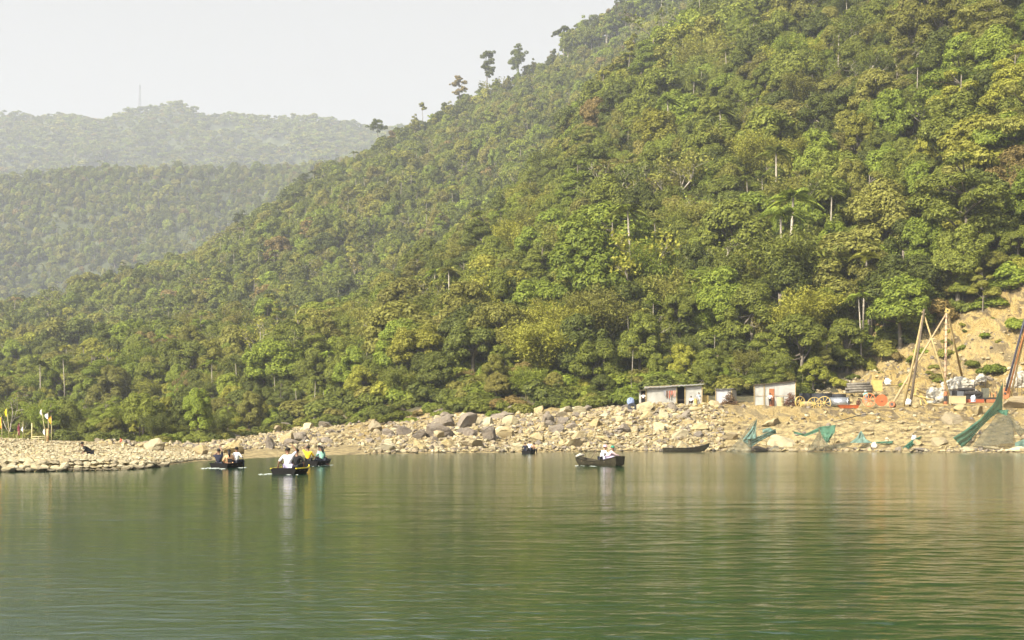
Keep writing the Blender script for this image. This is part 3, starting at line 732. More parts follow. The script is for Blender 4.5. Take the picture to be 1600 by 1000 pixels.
KN = ['broad', 'tier', 'bamboo', 'palm', 'bare']
KN_H = np.array([1.0, 1.1, .86, 1.05, 1.15])
kind_ = np.where((kind_ == 2) & (u > 1360) & (d < T.kn(u, 6) + 16), 0, kind_)
hgt = hgt * KN_H[kind_]
hgt = np.where((u > 900) & (d < 560) & (d > T.kn(u, 6) + 8) & (rs.uniform(0, 1, n) < .45), hgt * rs.uniform(1.15, 1.6, n), hgt)
on_ridge = (np.abs(d - T.kn(u, 9)) < 26) & (u > 560) & (u < 1120) & (rs.uniform(0, 1, n) < .34 + .5 * ((u > 880) & (u < 1060)) + .3 * ((u > 690) & (u < 830)))
hgt = np.where(on_ridge, np.maximum(hgt, 9) * rs.uniform(1.15, 1.75, n), hgt)
grove = on_ridge & (rs.uniform(0, 1, n) < .75)
hgt = np.where(grove, rs.uniform(14, 21, n) + 9 * ((u > 880) & (u < 1070)), hgt)
ytop = scr(u, d, z + hgt); ybot = scr(u, d, z)
TREES = []
# the trees that show largest become things of their own
vis = (u > -20) & (u < 1620) & (ybot > 0) & (ytop < 700)
ap = np.where(vis, hgt / d, 0); big = np.argsort(-ap)[:290]; isbig = np.zeros(n, bool); isbig[big] = True
for i in big:
    k = KN[kind_[i]]; pr_ = PR[k][rr.randrange(len(PR[k]))]; cn = COLORS[ci_[i]]
    if k == 'bamboo' and cn in ('dark green', 'brownish'): cn = 'olive'
    if k == 'palm' and cn == 'brownish': cn = 'yellow green'
    ym_ = (ytop[i] + ybot[i]) / 2
    lab = '%s %s%s %s' % (cn.replace('yellow green', 'yellow-green'), 'tall ' if hgt[i] > 12.5 else 'low ' if hgt[i] < 7.5 else '', NOUN[k].replace('tall ', ''), where(u[i], ym_))
    TREES.append((tree_obj(NAME[k], pr_, u[i], d[i], hgt[i], rr.uniform(0, 6.28), cn, lab, CATN[k], 'trees on the hillside', -.4, rr.uniform(.9, 1.2)), u[i]))
# the rest of the hillside wood as one object
protos, tab = [], {}
def reg(key, plist, cols=None):
    row = []
    for p in plist: row.append(len(protos)); protos.append(p.joined())
    tab[key] = [row] * 6
for k in KN: reg(('n', k), PR[k][:4], COLORS)
reg(('m', 'broad'), MIDP, COLORS); reg(('m', 'tier'), MIDT, COLORS); reg(('m', 'palm'), MIDPALM, COLORS); reg(('m', 'bare'), MIDBARE, COLORS); reg(('g', 'grove'), GROVE, COLORS)
rest = np.where(~isbig)[0]; idx = []; scl = []
for i in rest:
    lod = 'n' if d[i] < 480 else 'm'; k = KN[kind_[i]]
    if lod == 'm' and k == 'bamboo': k = 'broad'
    if grove[i]: lod, k = 'g', 'grove'
    row = tab[(lod, k)][ci_[i]]; j = rr.randrange(len(row)); idx.append(row[j])
    plist = {'n': PR, 'm': {'broad': MIDP, 'tier': MIDT, 'palm': MIDPALM, 'bare': MIDBARE}, 'g': {'grove': GROVE}}[lod][k]
    s_ = hgt[i] / plist[j].size * (1.12 if lod == 'm' else 1.0); w_ = s_ * rr.uniform(.85, 1.2); scl.append((w_, w_, s_))
pos = np.stack([x[rest], d[rest], z[rest] - .4], 1); rot = np.zeros((len(rest), 3)); rot[:, 2] = rs.uniform(0, 6.28, len(rest))
tj = lambda c_: np.asarray(c_) / 5 + rs.uniform(-.07, .07, len(c_))
o = scatter('forest', protos, pos, idx, rot, scl, tj(ci_[rest]))
tag(o, 'dense mixed green forest covering the steep hillside above the river', 'forest', kind='stuff')
print('trees', n)
# distant hills
u, d = grid_points(-450, 1200, 1380, 3180, 7.5)
k1 = (d < TF.kn(u, 3) + 40) | ((d > 2250) & (d < TF.kn(u, 7) + 40)); k1 &= (u < 1150)
k1 &= ~((d > 2250) & (rs.uniform(0, 1, len(u)) < .35))
# a small clearing and pale scars on the far ridge
u, d = u[k1], d[k1]; x = (u - 800) / F * d; z = TF.z(u, d); yv = scr(u, d, z)
cl = (d > 2250) & ((((u - 355) / 30)**2 + ((yv - 207) / 6)**2 < 1) | (((u - 430) / 24)**2 + ((yv - 228) / 8)**2 < 1) | (((u - 372) / 10)**2 + ((yv - 232) / 9)**2 < 1))
u, d, x, z = u[~cl], d[~cl], x[~cl], z[~cl]
n = len(u); ci_ = pick_color(x / 2.5, d / 2.5, n); protos = []; tab = {}
reg('f', FARP, COLORS); reg('m', MIDP, COLORS); reg('p', MIDPALM * 3, COLORS)
isf = d > 2100
idx = [tab['f' if isf[i] else 'p' if rr.random() < .22 else 'm'][ci_[i]][rr.randrange(3)] for i in range(n)]
s_ = rs.uniform(.65, 1.12, n) * (1 + .25 * fbm(x / 70, d / 70, 2.5, 2)) * np.where(isf, 1.2, .95); s_ = np.where(rs.uniform(0, 1, n) < .03, s_ * 1.45, s_)
w_ = s_ * rs.uniform(.9, 1.25, n)
rot = np.zeros((n, 3)); rot[:, 2] = rs.uniform(0, 6.28, n)
o = scatter('distant_forest', protos, np.stack([x, d, z - 1.0], 1), idx, rot, np.stack([w_, w_, s_], 1), tj(ci_))
tag(o, 'hazy blue-green forest covering the two far ridges on the left', 'forest', kind='stuff')
print('far trees', n)
# undergrowth: bushes between and below the trees
u, d = grid_points(-300, 2000, 205, 520, 3.4)
foot = T.kn(u, 5); low = T.kn(u, 6); q4 = T.kn(u, 4)
inF = d > foot - (np.where(u < 950, 20, 1.0) + 110 * np.clip((430 - u) / 120, 0, 1)) * rs.uniform(.5, 1, len(u))
incut = (u > 1275) & (d < low + 1)
keep = inF & (~incut | ((rs.uniform(0, 1, len(u)) < .75 + .6 * (fbm((u-800)/F*d/7, d/7, 4.0, 2) > .25)) & (d > foot + 4)))
xs_ = None
keep &= ~((u > 985) & (u < 1260) & (d < foot + 3))
sc2 = (u > 1550) & (u < 1640) & (scr(u, d, T.z(u, d)) > 350) & (scr(u, d, T.z(u, d)) < 395); keep &= ~sc2
u, d, foot, low = u[keep], d[keep], foot[keep], low[keep]; x = (u - 800) / F * d; z = T.z(u, d); n = len(u)
protos = []; tab = {}; reg('b', PR['bush'], COLORS)
ci_ = pick_color(x, d, n); s_ = rs.uniform(.6, 1.7, n) * np.where((u > 1275) & (d < low + 1), rs.uniform(.14, .5, n), 1) * np.where(d < foot + 1, .6, 1)
w_ = s_ * rs.uniform(.9, 1.4, n); rot = rs.uniform(-.2, .2, (n, 3)); rot[:, 2] = rs.uniform(0, 6.28, n)
o = scatter('undergrowth', protos, np.stack([x, d, z - .2], 1), [tab['b'][c_][rr.randrange(2)] for c_ in ci_], rot, np.stack([w_, w_, s_], 1), tj(ci_))
tag(o, 'tangled green undergrowth and low bushes along the foot of the hill', 'undergrowth', kind='stuff')
print('bushes', n)
# ------------------------------------------------------------------ rocks
import bmesh
def rock_mesh(seed, cuts=9, sub=3, squash=(1, 1, .7), rough=.05, mat=None):
    rs_ = np.random.RandomState(seed)
    b = bmesh.new(); bmesh.ops.create_icosphere(b, subdivisions=sub + 1, radius=1)
    co = np.array([v.co[:] for v in b.verts])
    for k in range(cuts):
        n_ = rs_.normal(size=3); n_ /= np.linalg.norm(n_); h_ = rs_.uniform(.42, .82)
        dd_ = co @ n_ - h_; co = co - np.where(dd_ > 0, dd_, 0)[:, None] * n_
    co = co * (1 + .16 * fbm(co[:, 0]*1.3 + seed, co[:, 1]*1.3, co[:, 2]*1.3, 2) + rough * fbm(co[:, 0]*5, co[:, 1]*5 + seed, co[:, 2]*5, 3))[:, None]
    co *= np.array(squash); co /= np.abs(co).max(0) * 2       # unit box
    for v, c_ in zip(b.verts, co): v.co = c_
    me = bpy.data.meshes.new('rock'); b.to_mesh(me); b.free(); me.materials.append(mat)
    return me
RK = {}
for key, mt_ in (('tan', ROCK_TAN), ('grey', ROCK_GREY), ('pale', ROCK_PALE)):
    RK[key] = [rock_mesh(100 + i, 8 + i % 5, 2, mat=mt_) for i in range(7)]
RKR = [rock_mesh(200 + i, 3, 2, rough=.02, mat=ROCK_PALE) for i in range(5)]
SLAB = {k: rock_mesh(300 + i, 14, 2, rough=.03, mat=m_) for i, (k, m_) in enumerate((('tan', ROCK_TAN), ('grey', ROCK_GREY), ('pale', ROCK_PALE)))}
ROCKS = []       # (x, y, r)
def rock(name, me, u, ybase, d, wpx, hpx, rz, label, cat, group, tilt=0, depth=None, sink=.18):
    s_ = SC(d); W_, H_ = wpx / s_, hpx / s_
    o = link(name, me); D_ = depth or W_ * .85
    p = Vector(((u - 800) / F * (d + D_*.3), d + D_*.3, ground(u, d) + H_ * (.5 - sink)))
    o.location = p; o.scale = (W_ * 1.08, D_, H_ * (1 + sink)); o.rotation_euler = (0, tilt, rz)
    ROCKS.append((p.x, p.y, W_ * .5)); return tag(o, label, cat, group)
HB = [ # u, y base, w, h, tone, tilt, label
 (727, 669, 40, 25, 'grey', -.30, 'large smooth grey oval boulder tilted among the shrubs, highest of the big group'),
 (686, 684, 46, 26, 'grey', .05, 'broad brown-grey boulder with a rounded back, widest of the big group'),
 (738, 701, 38, 22, 'tan', 0, 'pale flat-topped block with a yellow front face near the waterline'),
 (764, 690, 26, 28, 'grey', -.55, 'dark leaning slab just right of the pale flat-topped block'),
 (782, 656, 44, 14, 'grey', -.1, 'long dark flat slab half hidden by shrubs atop the bank'),
 (738, 677, 22, 14, 'tan', -.25, 'tan oval boulder below the large smooth grey oval boulder'),
 (632, 682, 26, 19, 'grey', -.2, 'angular dark brown boulder left of the broad brown-grey boulder'),
 (655, 687, 20, 18, 'grey', .2, 'brown boulder touching the left side of the broad brown-grey boulder'),
 (607, 681, 20, 14, 'grey', 0, 'dark boulder alone on the gravel left of the angular brown boulder'),
 (510, 692, 18, 10, 'grey', .1, 'dark brown boulder on bare sand above the boat with the yellow shirt'),
 (577, 693, 14, 10, 'grey', 0, 'small dark boulder on the sand left of the boulder group'),
 (840, 692, 24, 22, 'tan', -.2, 'orange-tan upright boulder above the tiny far boat'),
 (858, 668, 16, 15, 'grey', .3, 'grey leaning boulder above the orange-tan upright boulder'),
 (655, 704, 20, 17, 'tan', 0, 'tan cracked block at the waterline below the broad brown-grey boulder'),
 (602, 707, 34, 17, 'pale', .1, 'pale wide boulder at the waterline left of the tan cracked block'),
 (812, 704, 26, 14, 'pale', 0, 'pale boulder at the waterline just left of the tiny far boat'),
 (893, 700, 36, 15, 'tan', -.4, 'long slanting tan slab above the long boat'),
 (240, 705, 38, 24, 'pale', 0, 'big rounded pale boulder behind the tip of the pebble bar'),
 (313, 712, 28, 24, 'tan', 0, 'big cracked tan boulder left of the left rowing boat'),
 (364, 709, 32, 23, 'tan', -.2, 'big pale-topped tan boulder directly behind the left rowing boat'),
 (422, 702, 14, 22, 'grey', 0, 'upright dark rock with a square edge left of the yellow-edged boat'),
 (439, 672, 30, 13, 'grey', 0, 'dark rock ledge in the bushes above the yellow-edged boat'),
 (368, 686, 22, 9, 'grey', -.1, 'brown flat rock in a row above the left rowing boat'),
 (492, 664, 14, 14, 'grey', .1, 'dark rock sticking out of bushes above the boat with the yellow shirt'),
 (1069, 655, 19, 12, 'grey', -.4, 'grey tilted slab below the doorway of the long shack'),
 (1094, 675, 30, 19, 'tan', -.4, 'brown-tan tilted boulder midway between the long shack and the moored boat'),
 (1205, 668, 32, 17, 'tan', -.35, 'brown-tan slab below the tall corrugated shack'),
 (1223, 699, 46, 20, 'pale', .1, 'broad pale boulder between the first and second green nets'),
 (1139, 690, 28, 15, 'tan', 0, 'pale tan boulder just left of the first green net'),
 (1185, 707, 27, 11, 'grey', 0, 'grey boulder at the waterline under the first green net'),
 (1487, 663, 30, 21, 'tan', -.15, 'rounded scooped boulder on the earth bank below the timber derricks'),
 (1497, 643, 24, 15, 'tan', 0, 'tan block on the bank edge below the cream crate'),
 (1527, 651, 19, 27, 'tan', .1, 'upright square-cut boulder left of the large green net'),
 (1592, 640, 52, 27, 'tan', .1, 'huge layered boulder at the right edge beside the leaning poles'),
 (1467, 697, 24, 17, 'tan', -.3, 'tan slab standing by the water left of the large green net'),
 (1516, 672, 18, 12, 'tan', 0, 'tan boulder against the left edge of the large green net'),
 (1548, 704, 30, 8, 'pale', 0, 'low pale rock at the waterline under the large green net'),
 (1515, 705, 30, 8, 'pale', 0, 'low pale rock at the waterline at the left foot of the large green net'),
 (1585, 706, 36, 10, 'pale', 0, 'low pale rock at the waterline at the right edge of the picture'),
 (1440, 707, 30, 10, 'grey', 0, 'dark-edged rock at the waterline left of the large green net'),
 (1545, 596, 16, 10, 'grey', .3, 'dark rock jutting from the yellow cut slope above the engine'),
 (1592, 582, 22, 14, 'pale', 0, 'pale rock on the cut slope right of the leaning poles'),
]
for i, (u, y, w_, h_, tone, tilt, lab) in enumerate(HB):
    d = hit(u, y); me = SLAB[tone] if i in (2, 3, 4, 16, 32, 26) else RK[tone][i % 7]
    rock('boulder', me, u, y, d, w_, h_, rr.uniform(-.5, .5), lab, 'boulder', 'boulders on the rocky bank', tilt)

BL = [(215, 'behind the pebble bar'), (300, 'behind the sand spit'), (345, 'left of the left rowing boat'), (400, 'behind the left rowing boat'), (455, 'behind the yellow-edged boat'), (540, 'behind the yellow-shirted rower'),
      (600, 'below the bare sandy slope'), (700, 'below the broad brown-grey boulder'), (770, 'beside the pale flat-topped block'), (860, 'above the tiny far boat'), (980, 'above the long boat'), (1050, 'below the long shack'),
      (1130, 'above the moored boat'), (1200, 'by the first green net'), (1290, 'below the yellow wheels'), (1400, 'by the third green net'), (1500, 'below the derricks'), (9999, 'by the large green net')]
ORD = ['', 'leftmost', 'second from left', 'third from left', 'fourth from left', 'fifth from left', 'sixth from left', 'seventh from left', 'eighth from left', 'ninth from left', 'tenth from left', 'eleventh from left', 'twelfth from left', 'thirteenth from left', 'fourteenth from left']
NUM = ['', 'one', 'two', 'three', 'four', 'five', 'six', 'seven', 'eight', 'nine', 'ten', 'eleven', 'twelve', 'thirteen', 'fourteen', 'fifteen', 'sixteen']
def rank_labels(items):
    "items: [(object, u)]; makes shared labels distinct by their order from left to right"
    by = {}
    for o, u_ in items: by.setdefault(o['label'], []).append((u_, o))
    for lab, l in by.items():
        if len(l) < 2: continue
        l.sort(key=lambda t: t[0])
        for i, (_, o) in enumerate(l):
            if i == len(l) - 1: o['label'] = lab + ', rightmost'
            elif i + 1 < len(ORD): o['label'] = lab + ', ' + ORD[i + 1]
            elif len(l) - i < 8: o['label'] = lab + ', ' + ORD[len(l) - i].replace('left', 'right')
rank_labels(TREES)
rs = np.random.RandomState(17)
items = []; tries = 0
while len(items) < 235 and tries < 20000:
    tries += 1
    u = rs.uniform(175, 1600); k1_, k4_ = float(T.kn(u, 1)), float(T.kn(u, 4)) - 110 * min(1, max(0, (430 - u) / 120))
    t = rs.uniform(0, 1)**.8; d = k1_ + .3 + (k4_ - k1_) * t
    if u < 560 and d < float(T.kn(u, 3)) + (14 if u > 330 else 30) * (1 if u < 470 else .4): continue
    if u > 1130 and (rs.uniform() > .2 or t > .6): continue
    if 500 < u < 600 and rs.uniform() < .6: continue
    s_ = SC(d); wm_ = rs.lognormal(math.log(1.05), .42); wm_ = wm_ * (1.28 if 560 < u < 1010 else 1); wm_ = min(max(wm_, .65), .95 if u < 430 else 2.8)
    x_ = (u - 800) / F * d
    if any((x_ - a)**2 + (d - b)**2 < (c_ + wm_ * .42)**2 for a, b, c_ in ROCKS): continue
    tone = 'grey' if rs.uniform() < (.42 if u < 900 else .10) else 'pale' if rs.uniform() < .30 else 'tan'
    hm_ = wm_ * rs.uniform(.5, .85); y_ = scr(u, d, ground(u, d))
    row = 'at the waterline' if t < .10 else 'low on the bank' if t < .38 else 'midway up the bank' if t < .7 else 'atop the bank'
    sz_ = 'large ' if wm_ > 1.6 else 'small ' if wm_ < .85 else ''
    tw = {'grey': 'grey-brown', 'pale': 'pale cream', 'tan': 'tan'}[tone]
    lab = '%s%s boulder %s %s' % (sz_, tw, row, next(b for a, b in BL if u < a))
    o = rock('boulder', RK[tone][rs.randint(7)], u, y_, d, wm_ * s_, hm_ * s_, rs.uniform(0, 6.28), lab, 'boulder', 'boulders on the rocky bank', rs.uniform(-.35, .35))
    items.append((o, u))
rank_labels(items)
# stacked stones edging the pebble bar
items = []
for row in range(4):
    u = -22.0
    while u < 262 - row * 12:
        k1_ = float(T.kn(u, 1)); d = k1_ + .15 + row * .55 + rs.uniform(-.12, .15); s_ = SC(d)
        wm_ = rs.uniform(.28, .62) * (1.2 if u < 60 else 1); hm_ = wm_ * rs.uniform(.42, .62)
        uc = u + wm_ * s_ * .5
        z_ = max(0, ground(uc, d))
        o = link('bar_stone', (RKR if rs.uniform() < .6 else RK['pale'] if rs.uniform() < .6 else RK['tan'])[rs.randint(5)])
        o.location = ((uc - 800) / F * d, d, z_ + hm_ * .22 + row * .05); o.scale = (wm_ * 1.05, wm_ * .9, hm_); o.rotation_euler = (rs.uniform(-.2, .2), rs.uniform(-.25, .25), rs.uniform(-.4, .4))
        q_ = 'under the yellow flag' if u < 30 else 'under the bamboo rails' if u < 80 else 'left of the crouching figure' if u < 125 else 'below the crouching figure' if u < 160 else 'right of the crouching figure' if u < 210 else 'at the tip of the bar'
        sz_ = 'large ' if wm_ > .56 else 'small ' if wm_ < .38 else ''
        tag(o, '%spale %s-row bar stone %s' % (sz_, ['waterside', 'second', 'third', 'upper'][row], q_), 'stone', 'stones edging the pebble bar'); items.append((o, uc))
        u += wm_ * s_ * rs.uniform(.86, 1.0)
rank_labels(items); print('bar stones', len(items))
# loose rubble and pebbles nobody could count
def stone_scatter(name, n0, fn, label, cat, smin, smax, meshes, power=2.0):
    us_, ds_ = fn(n0); n_ = len(us_); x_ = (us_ - 800) / F * ds_; z_ = T.z(us_, ds_)
    s_ = smin + (smax - smin) * rs.uniform(0, 1, n_)**power
    rot_ = rs.uniform(-.5, .5, (n_, 3)); rot_[:, 2] = rs.uniform(0, 6.28, n_)
    scl_ = np.stack([s_, s_ * rs.uniform(.6, 1, n_), s_ * rs.uniform(.4, .75, n_)], 1)
    o = scatter(name, [bpy.data.objects.new('r', me) for me in meshes], np.stack([x_, ds_, np.maximum(z_, 0) + s_ * .12], 1), rs.randint(0, len(meshes), n_), rot_, scl_)
    return tag(o, label, cat, kind='stuff')
def f_rub(n_):
    u = rs.uniform(150, 1720, n_ * 2); t = rs.uniform(0, 1, n_ * 2); a, b = T.kn(u, 1), T.kn(u, 4)
    b = b - 110 * np.clip((430 - u) / 120, 0, 1); d = a + .2 + (b - a) * t
    m3 = T.kn(u, 3)
    k = ~((u < 560) & (d < m3 + np.where(u > 330, 10, 26))) & ~((u > 1130) & (rs.uniform(0, 1, len(u)) > .08 + .6*(t < .08))) & ~((u > 500) & (u < 600) & (rs.uniform(0, 1, len(u)) > .35))
    return u[k], d[k]
lowrock = [rock_mesh(400 + i, 8, 1, mat=(ROCK_TAN, ROCK_TAN, ROCK_TAN, ROCK_GREY, ROCK_PALE)[i]) for i in range(5)]
stone_scatter('rubble', 11000, f_rub, 'loose tan and grey rubble filling the bank between the boulders', 'rubble', .22, .95, lowrock)
def f_peb(n_):
    u = rs.uniform(-420, 330, n_); a = T.kn(u, 1); b = T.kn(u, 3) + 14
    d = a + 2.2 + (b - a) * rs.uniform(0, 1, n_)**1.7
    return u, d
peb = [rock_mesh(500 + i, 3, 1, rough=.01, mat=(ROCK_PALE, ROCK_PALE, ROCK_TAN, ROCK_PALE)[i]) for i in range(4)]
stone_scatter('pebbles', 34000, f_peb, 'pale pebbles and cobbles covering the low bar on the left', 'pebbles', .08, .34, peb, 2.6)
def f_cut(n_):
    u = rs.uniform(1240, 1800, n_); a, b = T.kn(u, 5), T.kn(u, 6)
    d = a + (b - a) * rs.uniform(0, 1, n_)**1.2; k = (rs.uniform(0, 1, n_) < .25) | (np.abs((u - 1240) / 160 - (d - a) / (b - a)) < .16) & (u < 1440)
    return u[k], d[k]
stone_scatter('slope_rocks', 4200, f_cut, 'tumbled yellow rocks lying on the bare cut slope', 'rocks', .15, .95, lowrock, 2.6)
# bedded rock face in the scar high on the right
vs, fs = [], []; nu, nv = 70, 90
for j in range(nv + 1):
    for i in range(nu + 1):
        u_ = 1546 + 96 * i / nu; y_ = 410 - 74 * j / nv; dl = 318 + 16 * j / nv; p = P(u_, y_, dl)
        lay = p.z * 1.15 + .25 * p.x + 1.2 * float(pnoise(p.x * .15, p.z * .2, 3.0)); st = lay - math.floor(lay)
        rag = float(fbm(p.x * .35, p.z * .5, 7.0, 4)); edge = min(1, i / 10, (nu - i) / 10, j / 12, (nv - j) / 12)
        p.y += -2.6 * edge + 1.5 * st * st + 1.1 * rag + (1 - edge) * 6; vs.append(p)
for j in range(nv):
    for i in range(nu): k = j * (nu + 1) + i; fs.append((k, k + 1, k + nu + 2, k + nu + 1))
o = MB().add(vs, fs).build('rock_face', ROCK_TAN, None, False); tag(o, 'bare yellow-brown layered rock face among trees at the right edge of the hill', 'rock face')
# ------------------------------------------------------------------ small-object materials
TIN = simple('corrugated_tin', (.43, .42, .385), .55, .30, .9, .3)
TINDARK = simple('weathered_tin', (.30, .29, .27), .6, .35, 1.2, .3)
TINWHITE = simple('white_tin', (.46, .45, .46), .6, .15, 1.2, .1)
WOOD = simple('weathered_wood', (.42, .31, .17), .85, .35, 2.5)
WOODPALE = simple('pale_timber', (.35, .26, .115), .8, .3, 2.0)
WOODDARK = simple('dark_timber', (.13, .10, .07), .85, .4, 2.0)
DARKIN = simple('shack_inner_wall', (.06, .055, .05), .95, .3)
RUST = simple('rusty_metal', (.34, .13, .05), .8, .4, 3)
ORANGE = simple('orange_paint', (.42, .095, .022), .6, .35, 2.5)
YELLOW = simple('yellow_paint', (.46, .34, .11), .7, .25, 2.5)
BLACKP = simple('black_plastic', (.045, .047, .055), .45, .3, 2.0)
STEEL = simple('grey_steel', (.42, .44, .47), .38, .25, 2.5, .75)
MACH = simple('oily_machine_metal', (.055, .05, .048), .55, .4, 4, .4)
CREAM = simple('cream_board', (.46, .38, .21), .8, .2, 1.5)
WHITE = simple('white_cloth', (.52, .51, .49), .9, .12, 3)
TARP = simple('white_tarp', (.50, .47, .40), .9, .3, 2.2, bumpd=.10, dirt=(.13, .11, .075))
BRUSH = simple('dry_brush', (.14, .085, .045), .95, .5, 4)
REDCLOTH = simple('red_brown_cloth', (.36, .12, .08), .9, .3, 4)
BLUE = simple('blue_plastic', (.25, .32, .52), .6, .3, 2)
SKIN = simple('skin', (.24, .13, .08), .6, .1, 6, bumpd=0)
HAIR = simple('black_hair', (.012, .010, .009), .55, .2, 9, bumpd=0)
def cloth(name, c, v=.15): return simple(name, c, .9, v, 5)
HULL = simple('tarred_hull', (.008, .007, .007), .85, .4, 3)
HULLB = simple('worn_green_brown_hull', (.040, .034, .020), .7, .6, 3)
BOARD = simple('boat_board', (.24, .18, .11), .8, .3, 4)
EYEM = simple('eye', (.02, .015, .012), .3, .1, 9, bumpd=0)
ROPE = simple('rope', (.35, .28, .16), .9, .2, 9)
def net_mat(name, c, a):
    m, nt, bs = new_mat(name); v = coords(nt, True)
    n = noise_n(nt, 1.2, 5, .6, v)
    cc = ramp(nt, n, [(.3, tuple(x * .6 for x in c)), (.65, c)])
    nt.links.new(cc, bs.inputs['Base Color']); bs.inputs['Roughness'].default_value = .8
    tl = nt.nodes.new('ShaderNodeBsdfTranslucent'); nt.links.new(cc, tl.inputs[0])
    mx = nt.nodes.new('ShaderNodeMixShader'); mx.inputs[0].default_value = .5
    tp = nt.nodes.new('ShaderNodeBsdfTransparent'); m2 = nt.nodes.new('ShaderNodeMixShader'); m2.inputs[0].default_value = a
    nt.links.new(bs.outputs[0], mx.inputs[1]); nt.links.new(tl.outputs[0], mx.inputs[2])
    nt.links.new(tp.outputs[0], m2.inputs[1]); nt.links.new(mx.outputs[0], m2.inputs[2])
    nt.links.new(m2.outputs[0], nt.nodes['Material Output'].inputs[0]); return m
NETG = net_mat('green_shade_net', (.10, .28, .19), .70); NETT = net_mat('teal_shade_net', (.25, .41, .36), .72); NETY = net_mat('grey_shade_net', (.28, .27, .19), .38)

# ------------------------------------------------------------------ people
def skinned(name, nodes, edges, mat, parent, sub=1):
    keys = list(nodes); ix = {k: i for i, k in enumerate(keys)}
    me = bpy.data.meshes.new(name); me.from_pydata([tuple(nodes[k][0]) for k in keys], [(ix[a], ix[b]) for a, b in edges], []); me.update()
    me.materials.append(mat); o = link(name, me, parent)
    md = o.modifiers.new('skin', 'SKIN'); md.use_smooth_shade = True
    sl = me.skin_vertices[0].data if len(me.skin_vertices) else None
    for i, k in enumerate(keys):
        r_ = nodes[k][1]; sl[i].radius = (r_, r_) if not hasattr(r_, '__len__') else r_
    sl[0].use_root = True
    s_ = o.modifiers.new('sub', 'SUBSURF'); s_.levels = sub; s_.render_levels = sub
    return o
def person(label, loc, rz, pose='sit', lean=0.0, wl=(-.2, .35, .1), wr=(.2, .35, .1), shirt=None, trousers=None, hat=None, long_hair=False, sleeve='short', group=None, sc=1.0, skirt=False, turn=0.0, twist=0.0):
    e = empty('person', loc, rz, label, 'person', group); e.scale = (sc,) * 3
    L = Matrix.Rotation(-lean, 3, 'X'); L = Matrix.Rotation(twist, 3, 'Z') @ L
    up = lambda x, y, z: L @ Vector((x, y, z))
    N = {}; E = []
    N['pelvis'] = (Vector((0, 0, 0)), .135); N['spine'] = (up(0, 0, .19), .12); N['chest'] = (up(0, .01, .37), (.15, .13))
    N['neckb'] = (up(0, .015, .50), .065); N['neck'] = (up(0, .02, .56), .052)
    hc = N['neck'][0]; Hd = Matrix.Rotation(turn, 3, 'Z') @ Matrix.Rotation(-lean * .4, 3, 'X')
    N['jaw'] = (hc + Hd @ Vector((0, .025, .07)), .072); N['head'] = (hc + Hd @ Vector((0, .015, .15)), .092); N['crown'] = (hc + Hd @ Vector((0, .0, .215)), .066)
    N['nose'] = (hc + Hd @ Vector((0, .115, .105)), .014)
    for s_, sx in (('L', -1), ('R', 1)): N['ear' + s_] = (hc + Hd @ Vector((sx * .088, .0, .12)), .018); E.append(('head', 'ear' + s_))
    E += [('pelvis', 'spine'), ('spine', 'chest'), ('chest', 'neckb'), ('neckb', 'neck'), ('neck', 'jaw'), ('jaw', 'head'), ('head', 'crown'), ('jaw', 'nose')]
    for s_, sx, w_ in (('L', -1, wl), ('R', 1, wr)):
        sh = up(sx * .185, .01, .455); w_ = Vector(w_); v_ = w_ - sh; L1, L2 = .29, .26
        if v_.length > L1 + L2 - .01: v_ = v_.normalized() * (L1 + L2 - .01); w_ = sh + v_
        dd_ = v_.length; a_ = (L1*L1 - L2*L2 + dd_*dd_) / (2*dd_); h_ = math.sqrt(max(L1*L1 - a_*a_, 0))
        pole = Vector((sx * .7, -.2, -.7)); pole = (pole - pole.project(v_)).normalized(); el = sh + v_.normalized() * a_ + pole * h_
        fd = (w_ - el).normalized(); sd_ = fd.cross(Vector((0, 0, 1)));
        sd_ = sd_.normalized() if sd_.length > .1 else Vector((1, 0, 0)); nd_ = sd_.cross(fd)
        N['sh' + s_] = (sh, .062); N['el' + s_] = (el, .044); N['wr' + s_] = (w_, .028); N['pa' + s_] = (w_ + fd * .06, (.036, .022))
        E += [('chest', 'sh' + s_), ('sh' + s_, 'el' + s_), ('el' + s_, 'wr' + s_), ('wr' + s_, 'pa' + s_)]
        for f_ in range(4):
            o_ = sd_ * ((f_ - 1.5) * .021); ln = (.070, .080, .074, .058)[f_]
            N['f%d%s' % (f_, s_)] = (w_ + fd * .095 + o_, .0095); N['g%d%s' % (f_, s_)] = (w_ + fd * (.095 + ln * .55) + o_ - nd_ * ln * .5, .0085)
            E += [('pa' + s_, 'f%d%s' % (f_, s_)), ('f%d%s' % (f_, s_), 'g%d%s' % (f_, s_))]
        N['t1' + s_] = (w_ + fd * .045 - sd_ * .045 - nd_*.01, .010); N['t2' + s_] = (w_ + fd * .085 - sd_ * .055 - nd_ * .035, .009); E += [('wr' + s_, 't1' + s_), ('t1' + s_, 't2' + s_)]
        if pose == 'sit': kn, an, to = Vector((sx * .15, .42, .10)), Vector((sx * .13, .48, -.30)), Vector((sx * .14, .64, -.33))
        elif pose == 'squat': kn, an, to = Vector((sx * .17, .30, .22)), Vector((sx * .13, .08, -.18)), Vector((sx * .15, .24, -.22))
        else: kn, an, to = Vector((sx * .10, .03, -.42)), Vector((sx * .11, 0, -.84)), Vector((sx * .13, .14, -.88))
        N['hp' + s_] = (Vector((sx * .10, .0, -.02)), .095); N['kn' + s_] = (kn, .062); N['an' + s_] = (an, .040); N['to' + s_] = (to, .034)
        E += [('pelvis', 'hp' + s_), ('hp' + s_, 'kn' + s_), ('kn' + s_, 'an' + s_), ('an' + s_, 'to' + s_)]
    skinned('body', N, E, SKIN, e)
